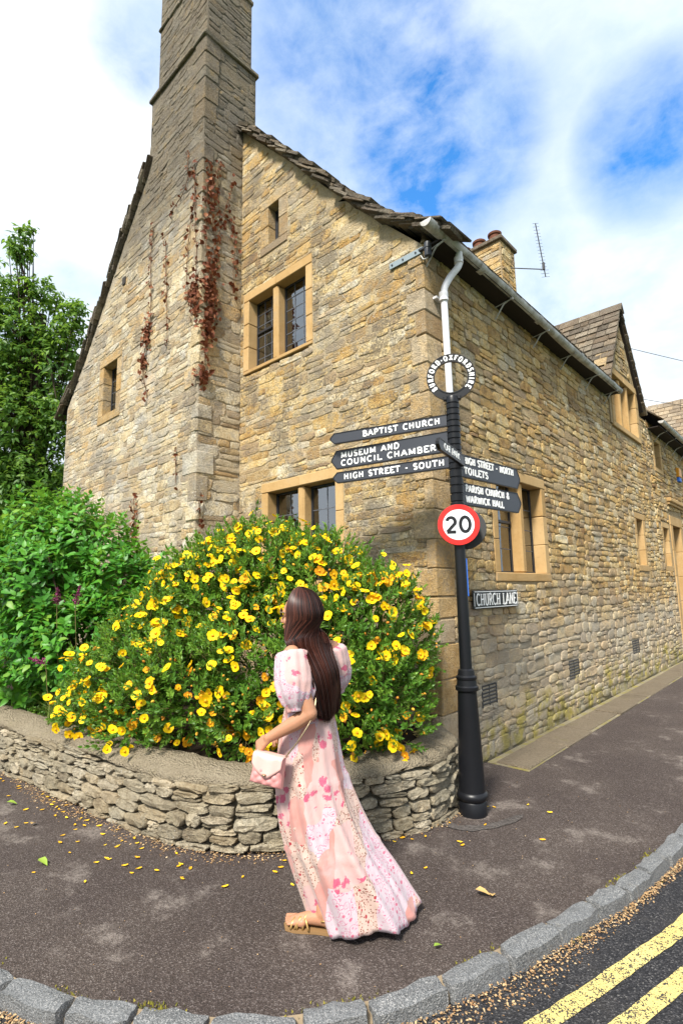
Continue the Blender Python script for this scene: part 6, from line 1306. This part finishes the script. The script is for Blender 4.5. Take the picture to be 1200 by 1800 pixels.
# --- hair: a smooth under-mass with separate locks over it
BK = -HFD; BT = Vector((.77, -.64, 0)).normalized()
def hair_path(phi, k, len_=1.0, jit=0.0, rgh=random.Random(1)):
    dv = BK*math.cos(phi)+HLF*math.sin(phi); lat = math.sin(phi); o_ = .020+.012*k; pts = []
    for a in (6, 30, 55, 80, 104):
        a = R(a); pts.append(HC+ZUP*(.014+(.112+o_)*math.cos(a))+Vector((dv.x, dv.y, 0))*(((.102+o_) if True else 0)*math.sin(a)*(1-.16*abs(lat)))-HFD*.004)
    s2 = .5-.5*math.sin(max(-1.57, min(1.57, phi*.86)))      # 0 at her left edge, 1 at her right
    for z_, a_, b_ in ((1.425, -.122, .104), (1.345, -.080, .128), (1.25, -.010, .156), (1.135, .030, .162), (1.06, .050, .158), (1.0+.03*abs(lat)+.035*(1-len_), .062, .150)):
        x_ = a_+(b_-a_)*s2; dcx, drx, dhy = [(icub(z_, XL)+icub(z_, XR))/2, (icub(z_, XR)-icub(z_, XL))/2, icub(z_, HY)]; q = min(1, abs((x_-dcx)/(drx*1.10))); yn = .118-dhy*1.03*math.sqrt(max(0, 1-q*q)); mix_ = 1.0 if z_ < 1.40 else .35
        yy = yn-(.016+.014*k); 
        if z_ > 1.40: yy = .030+.06*max(0, (x_+.01)/.114)**2-.012*k
        elif z_ > 1.30: yy = min(yy, .02)
        pts.append(Vector((x_, yy, z_)))
    return pts
rows = []
for phi in np.linspace(R(-108), R(104), 44): rows.append([wv(p) for p in crom(hair_path(phi, 0), .02)[:]])
nmin = min(len(r_) for r_ in rows); rows = [[r_[int(i*(len(r_)-1)/(nmin-1))] for i in range(nmin)] for r_ in rows]
m = MB(); m.grid(rows); hair = obj('hair', m, M['hair'], wom, smooth=True, fixn=False); s_ = hair.modifiers.new('thickness', 'SOLIDIFY'); s_.thickness = .02; s_.offset = 0
rgh = random.Random(4); VV = []; FFc = []; RN = []; b0 = 0
for k in range(1300):
    phi = R(rgh.uniform(-112, 108)); kk = rgh.uniform(.2, 1.5); P_ = crom(hair_path(phi, kk, rgh.uniform(.6, 1.5)), .045); n_ = len(P_); wdt = rgh.uniform(.0022, .0048); ph = rgh.uniform(0, 6); side_ = Vector((-math.sin(phi), 0, 0)); r_ = rgh.random(); j1, j2 = rgh.gauss(0, .004), rgh.gauss(0, .004)
    for i, p in enumerate(P_):
        t = i/(n_-1); tg = (P_[min(i+1, n_-1)]-P_[max(i-1, 0)]).normalized(); outw = (p-Vector((HC.x, HC.y, p.z))).normalized() if p.z > 1.42 else Vector((BT.x, BT.y, 0)); sd_ = tg.cross(outw).normalized(); p2 = p+sd_*(j1*t*2+.003*math.sin(ph+t*5)*t)+outw*j2*t*.8
        wd = wdt*(1-.75*max(0, t-.7)/.3); VV += [tuple(wv(p2-sd_*wd)), tuple(wv(p2+sd_*wd+outw*.001))]; RN += [r_, r_]
    FFc += [(b0+2*i, b0+2*i+1, b0+2*i+3, b0+2*i+2) for i in range(n_-1)]; b0 += 2*n_
V = np.array(VV); o = merged('hair_strands', [(V-np.array(WO), FFc, np.eye(3)[None], np.array([tuple(WO)]), np.array([0.]), 0)], [M['hair']], wom, smooth=True, origin=tuple(WO)); o.data.attributes['rnd'].data.foreach_set('value', np.array(RN, np.float32)); tag(o, kind='stuff')
# --- sunglasses
sg = MB()
for s_ in (-1, 1): c = HC+HFD*.098+HLF*s_*.034+ZUP*.018; sg.lathe([(.026, -.002), (.028, 0), (.026, .003), (.012, .005), (.001, .0055)], wv(c), 20, tuple(WL_*HFD.x+WN*HFD.y+WL_*HLF.x*.25*s_+WN*HLF.y*.25*s_))
gl_ = obj('sunglasses', sg, M['lens'], wom, smooth=True, auto=40); m = MB()
for s_ in (-1, 1): m.tube([wv(HC+HFD*.094+HLF*s_*.062+ZUP*.022), wv(HC+HFD*.05+HLF*s_*.077+ZUP*.018), wv(HC-HFD*.01+HLF*s_*.083+ZUP*.008)], .0028, 6)
m.tube([wv(HC+HFD*.104+HLF*.012+ZUP*.022), wv(HC+HFD*.106+ZUP*.025), wv(HC+HFD*.104-HLF*.012+ZUP*.022)], .0025, 6); obj('temples', m, M['chain'], gl_)
# --- sandals
def sandal(A, lift, fd, fs, nm):
    b0 = Vector((A.x, A.y, lift)); P2 = [(-.085, .0), (-.08, .024), (-.045, .034), (.03, .034), (.09, .044), (.14, .048), (.185, .038), (.205, .0), (.20, -.03), (.17, -.046), (.11, -.045), (.03, -.030), (-.04, -.032), (-.08, -.022)]
    m = MB(); m.prism(P2, lambda a, b: wv(b0+fd*a+fs*b-ZUP*(lift-.001)), lambda a, b: wv(b0+fd*a+fs*b-ZUP*(.006))); s0 = obj('sandal', m, M['sole'], wom)
    for (a, h, aw, dz) in ((.135, .040, .044, 0), (.105, .050, .040, .0), (.075, .062, .036, .0)): 
        m = MB(); m.tube([wv(b0+fd*(a+.018*math.cos(t))+fs*(aw*math.cos(t))+ZUP*(max(.0, h*math.sin(t))-.006)) for t in np.linspace(0, math.pi, 12)], .0060, 6); obj('strap', m, M['sandal'], s0, smooth=True)
    for (a1, a2) in ((.135, .05), (.06, .125)):
        m = MB(); m.tube([wv(b0+fd*(a1+(a2-a1)*t/math.pi)+fs*(.042*math.cos(t))+ZUP*(.050*math.sin(t)-.004)) for t in np.linspace(0, math.pi, 12)], .0055, 6); obj('strap', m, M['sandal'], s0, smooth=True)
    m = MB(); m.tube([wv(b0+fd*(-.075*math.sin(t)+.0)+fs*(.036*math.cos(t))+ZUP*.045) for t in np.linspace(0, math.pi, 12)], .004, 6); obj('strap', m, M['sandal'], s0, smooth=True)
sandal(AN, .020, FD, FS, 'left'); sandal(RA, .03, FD, FS, 'right')
# --- handbag
BC = Vector((-.198, -.085, .785)); bag = empty('handbag', tuple(wv(BC))); tag(bag, 'small pink quilted handbag with pale flap held by the woman', 'bag')
nf = Vector((-.30, -.95, .10)).normalized(); bx = ZUP.cross(nf).normalized(); bx = (bx*.97-ZUP*.24*.6).normalized(); bz = nf.cross(bx).normalized(); hw, hh, hd = .082, .072, .034
def bagp(a, b, c): return wv(BC+bx*a+bz*b+nf*c)
m = MB()
for sgn in (1, -1):
    rows = []
    for i in range(25):
        row = []
        for j in range(25):
            u, v = -1+2*i/24, -1+2*j/24; q = .010*abs(math.sin((u*2.2+v*2.0)*math.pi/1.0*.75)*math.sin((u*2.2-v*2.0)*math.pi*.75))**.7; e = max(0, 1-abs(u)**5)*max(0, 1-abs(v)**5); row.append(bagp(u*hw*(1-.06*v), v*hh, sgn*(hd*.45+(hd*.55)*e**.35+q*e)))
        rows.append(row)
    m.grid(rows)
for (f1) in (lambda t: (-1, t), lambda t: (1, t), lambda t: (t, -1), lambda t: (t, 1)):
    m.grid([[bagp(f1(t)[0]*hw*(1-.06*f1(t)[1]), f1(t)[1]*hh, c) for c in (-hd*.45, -hd*.2, hd*.2, hd*.45)] for t in np.linspace(-1, 1, 25)])
obj('bag_body', m, M['bag'], bag, smooth=True)
m = MB(); rows = []
for i in range(21):
    u = -1+2*i/20; row = []; dep = .105*(1-abs(u)**1.6*.55)
    for j in range(12): t = j/11; s_ = t*(.070+dep); a, c = (hh+.006, -hd*.9+s_) if s_ < .064 else (hh+.006-(s_-.064), hd*1.32+.004*math.sin(u*6)*t); row.append(bagp(u*hw*1.03*(1-.05*t), a, c))
    rows.append(row)
m.grid(rows); fl = obj('flap', m, M['flap'], bag, smooth=True, fixn=False); s_ = fl.modifiers.new('t', 'SOLIDIFY'); s_.thickness = .004
m = MB(); m.obox(bagp(0, hh-.088, hd*1.32+.008), (.010, .008, .004), None, .002); obj('clasp', m, M['chain'], bag)
cp = crom([wv(v) for v in [BC+bx*-.07+bz*.075, (-.15, .10, .93), (-.115, .14, 1.06), (-.08, .13, 1.25), (-.045, .085, 1.405), (.0, .03, 1.40), (.035, -.03, 1.27), (.045, -.045, 1.15), (.03, -.10, 1.05), (-.03, -.125, .95), BC+bx*.075+bz*.07]], .010)
m = MB(); m.tube(cp, [.0030+.0022*abs(math.sin(i*1.3)) for i in range(len(cp))], 6); obj('chain_strap', m, M['chain'], bag, smooth=True)

# ================================================================== LITTER AND MOSS
def flakes(name, pts, mat, lo, hi, lab, flat=.35):
    n_ = len(pts); v = np.array([(-.5, -.22, 0), (.1, -.32, .06), (.5, 0, .02), (.05, .30, .08), (-.42, .2, .02)]); up = np.tile([0, 0, 1.0], (n_, 1)); o = merged(name, [(v, [(0, 1, 2, 3, 4)], rots(n_, up, flat)*rng.uniform(lo, hi, n_)[:, None, None], np.array(pts), rng.random(n_), 0)], [mat]); tag(o, lab, 'litter', kind='stuff')
pts = []
for k in range(5000):
    s_ = rgb.uniform(5.5, pac[-1]-.1); p, t = at(PLP, pac, s_); nn = Vector((t.y, -t.x, 0)); dens = .5+.5*math.sin(s_*2.1+.6)*math.cos(s_*.9); d_ = abs(rgb.gauss(0, .035+.05*max(dens, 0)))+.005
    if rgb.random() < .25+.75*max(dens, 0): q = p+nn*d_; pts.append((q.x, q.y, .004+max(0, .02-d_*.2)*rgb.random()))
flakes('wall_foot_litter', pts, M['litter'], .005, .018, 'pale dried petals heaped along the planter foot')
pts = []
for k in range(13000):
    s_ = rgb.uniform(5.5, 24); p, t = at(KERB, acc, s_); nn = Vector((t.y, -t.x, 0)); d_ = .102+abs(rgb.gauss(0, .05+.03*math.sin(s_*1.7)))
    q = p+nn*d_; pts.append((q.x, q.y, -.055+max(0, .020-(d_-.10)*.3)*rgb.random()))
flakes('kerb_litter', pts, M['litter'], .005, .016, 'dried petals and husks drifted along the kerb')
pts = [(rgb.uniform(-3.2, 1.6), rgb.uniform(-3.2, .8), .004) for _ in range(420)]
flakes('scattered_specks', pts, M['litter'], .004, .010, 'tiny pale specks scattered over the pavement')
mb_ = np.array([(-.5, 0, 0), (.5, 0, 0), (.12, .05, 1)]); pts = []
for k in range(46):
    s_ = rgb.uniform(6, 22); 
    for j in range(rgb.randrange(10, 70)):
        p, t = at(KERB, acc, s_+rgb.gauss(0, .07)); nn = Vector((t.y, -t.x, 0)); q = p+nn*(-.008+rgb.gauss(0, .014)); pts.append((q.x, q.y, .002))
for k in range(26):
    s_ = rgb.uniform(6, 22)
    for j in range(rgb.randrange(5, 16)): p, t = at(KERB, acc, s_+rgb.gauss(0, .03)); nn = Vector((t.y, -t.x, 0)); q = p+nn*(.106+rgb.gauss(0, .010)); pts.append((q.x, q.y, -.057))
n_ = len(pts); o = merged('kerb_moss', [(mb_, [(0, 1, 2)], rots(n_, np.tile([0, 0, 1.], (n_, 1)), .5)@np.diag((.010, .010, .012)), np.array(pts), rng.random(n_), 0)], [M['moss']]); tag(o, 'tufts of moss and grass along the kerb joints', 'moss', kind='stuff')
for k in range(5):
    s_ = 9.15+k*.55; pass
# fallen petals: each its own piece
pmv = []
for s in range(5):
    m = MB(); L_ = .036; rows = []
    for i, (x, h) in enumerate(((-.5, .15), (-.15, .85), (.2, 1), (.5, .4))): rows.append([(x*L_, w*h*.009, .003*abs(w)+.006*abs(x)+random.uniform(0, .003)) for w in (-1, 0, 1)])
    m.grid(rows); me = bpy.data.meshes.new('fallen_petal'); me.from_pydata(m.v, [], m.f); me.materials.append(M['fallen']); pmv.append(me)
cnt = 0; rgp = random.Random(9)
while cnt < 96:
    s_ = rgp.uniform(8.6, pac[-1]-.2); p, t = at(PLP, pac, s_); nn = Vector((t.y, -t.x, 0)); d_ = .05+abs(rgp.gauss(0, .30)); q = p+nn*d_
    if on_screen(q) == 0 or d_ > 1.0: continue
    s2 = rgp.uniform(.6, 1.15); o = inst('fallen_petal', pmv[cnt % 5], None, (q.x, q.y, .004), Matrix.Rotation(rgp.uniform(0, 6.28), 3, 'Z'), (s2, s2, s2)); tag(o, 'single small yellow petal fallen on the dark pavement', 'petal', 'fallen yellow petals on the pavement'); cnt += 1
def ground_leaf(x, y, mat, l, w, lab, rz, name='fallen_leaf'):
    v, f = leaf(l, w, .35, .3); me = bpy.data.meshes.new(name); me.from_pydata(v.tolist(), [], f); me.materials.append(mat); me.polygons.foreach_set('use_smooth', [True]*len(f)); o = inst(name, me, None, (x, y, .006+l*.3), Matrix.Rotation(rz, 3, 'Z')); tag(o, lab, 'leaf')
ground_leaf(1.05, -1.38, M['fallen_brown'], .085, .05, 'curled tan leaf lying on open pavement between woman and post', .5)
ground_leaf(1.14, -1.36, M['fallen_brown'], .05, .035, 'smaller tan scrap touching the curled tan leaf', 2.1)
ground_leaf(-1.20, -2.87, M['fallen_green'], .085, .05, 'fresh green leaf lying on the pavement at left', .3)
ground_leaf(-2.43, -2.72, M['fallen_green'], .08, .05, 'green leaf by the petal heap at the planter foot', 1.0)
ground_leaf(1.13, -1.92, M['fallen_green'], .06, .022, 'small narrow green leaf on the pavement near the dress tail', 1.4)
ground_leaf(-1.83, -2.72, M['fallen_brown'], .06, .04, 'pale dry leaf on the pavement at far left', 2.4)
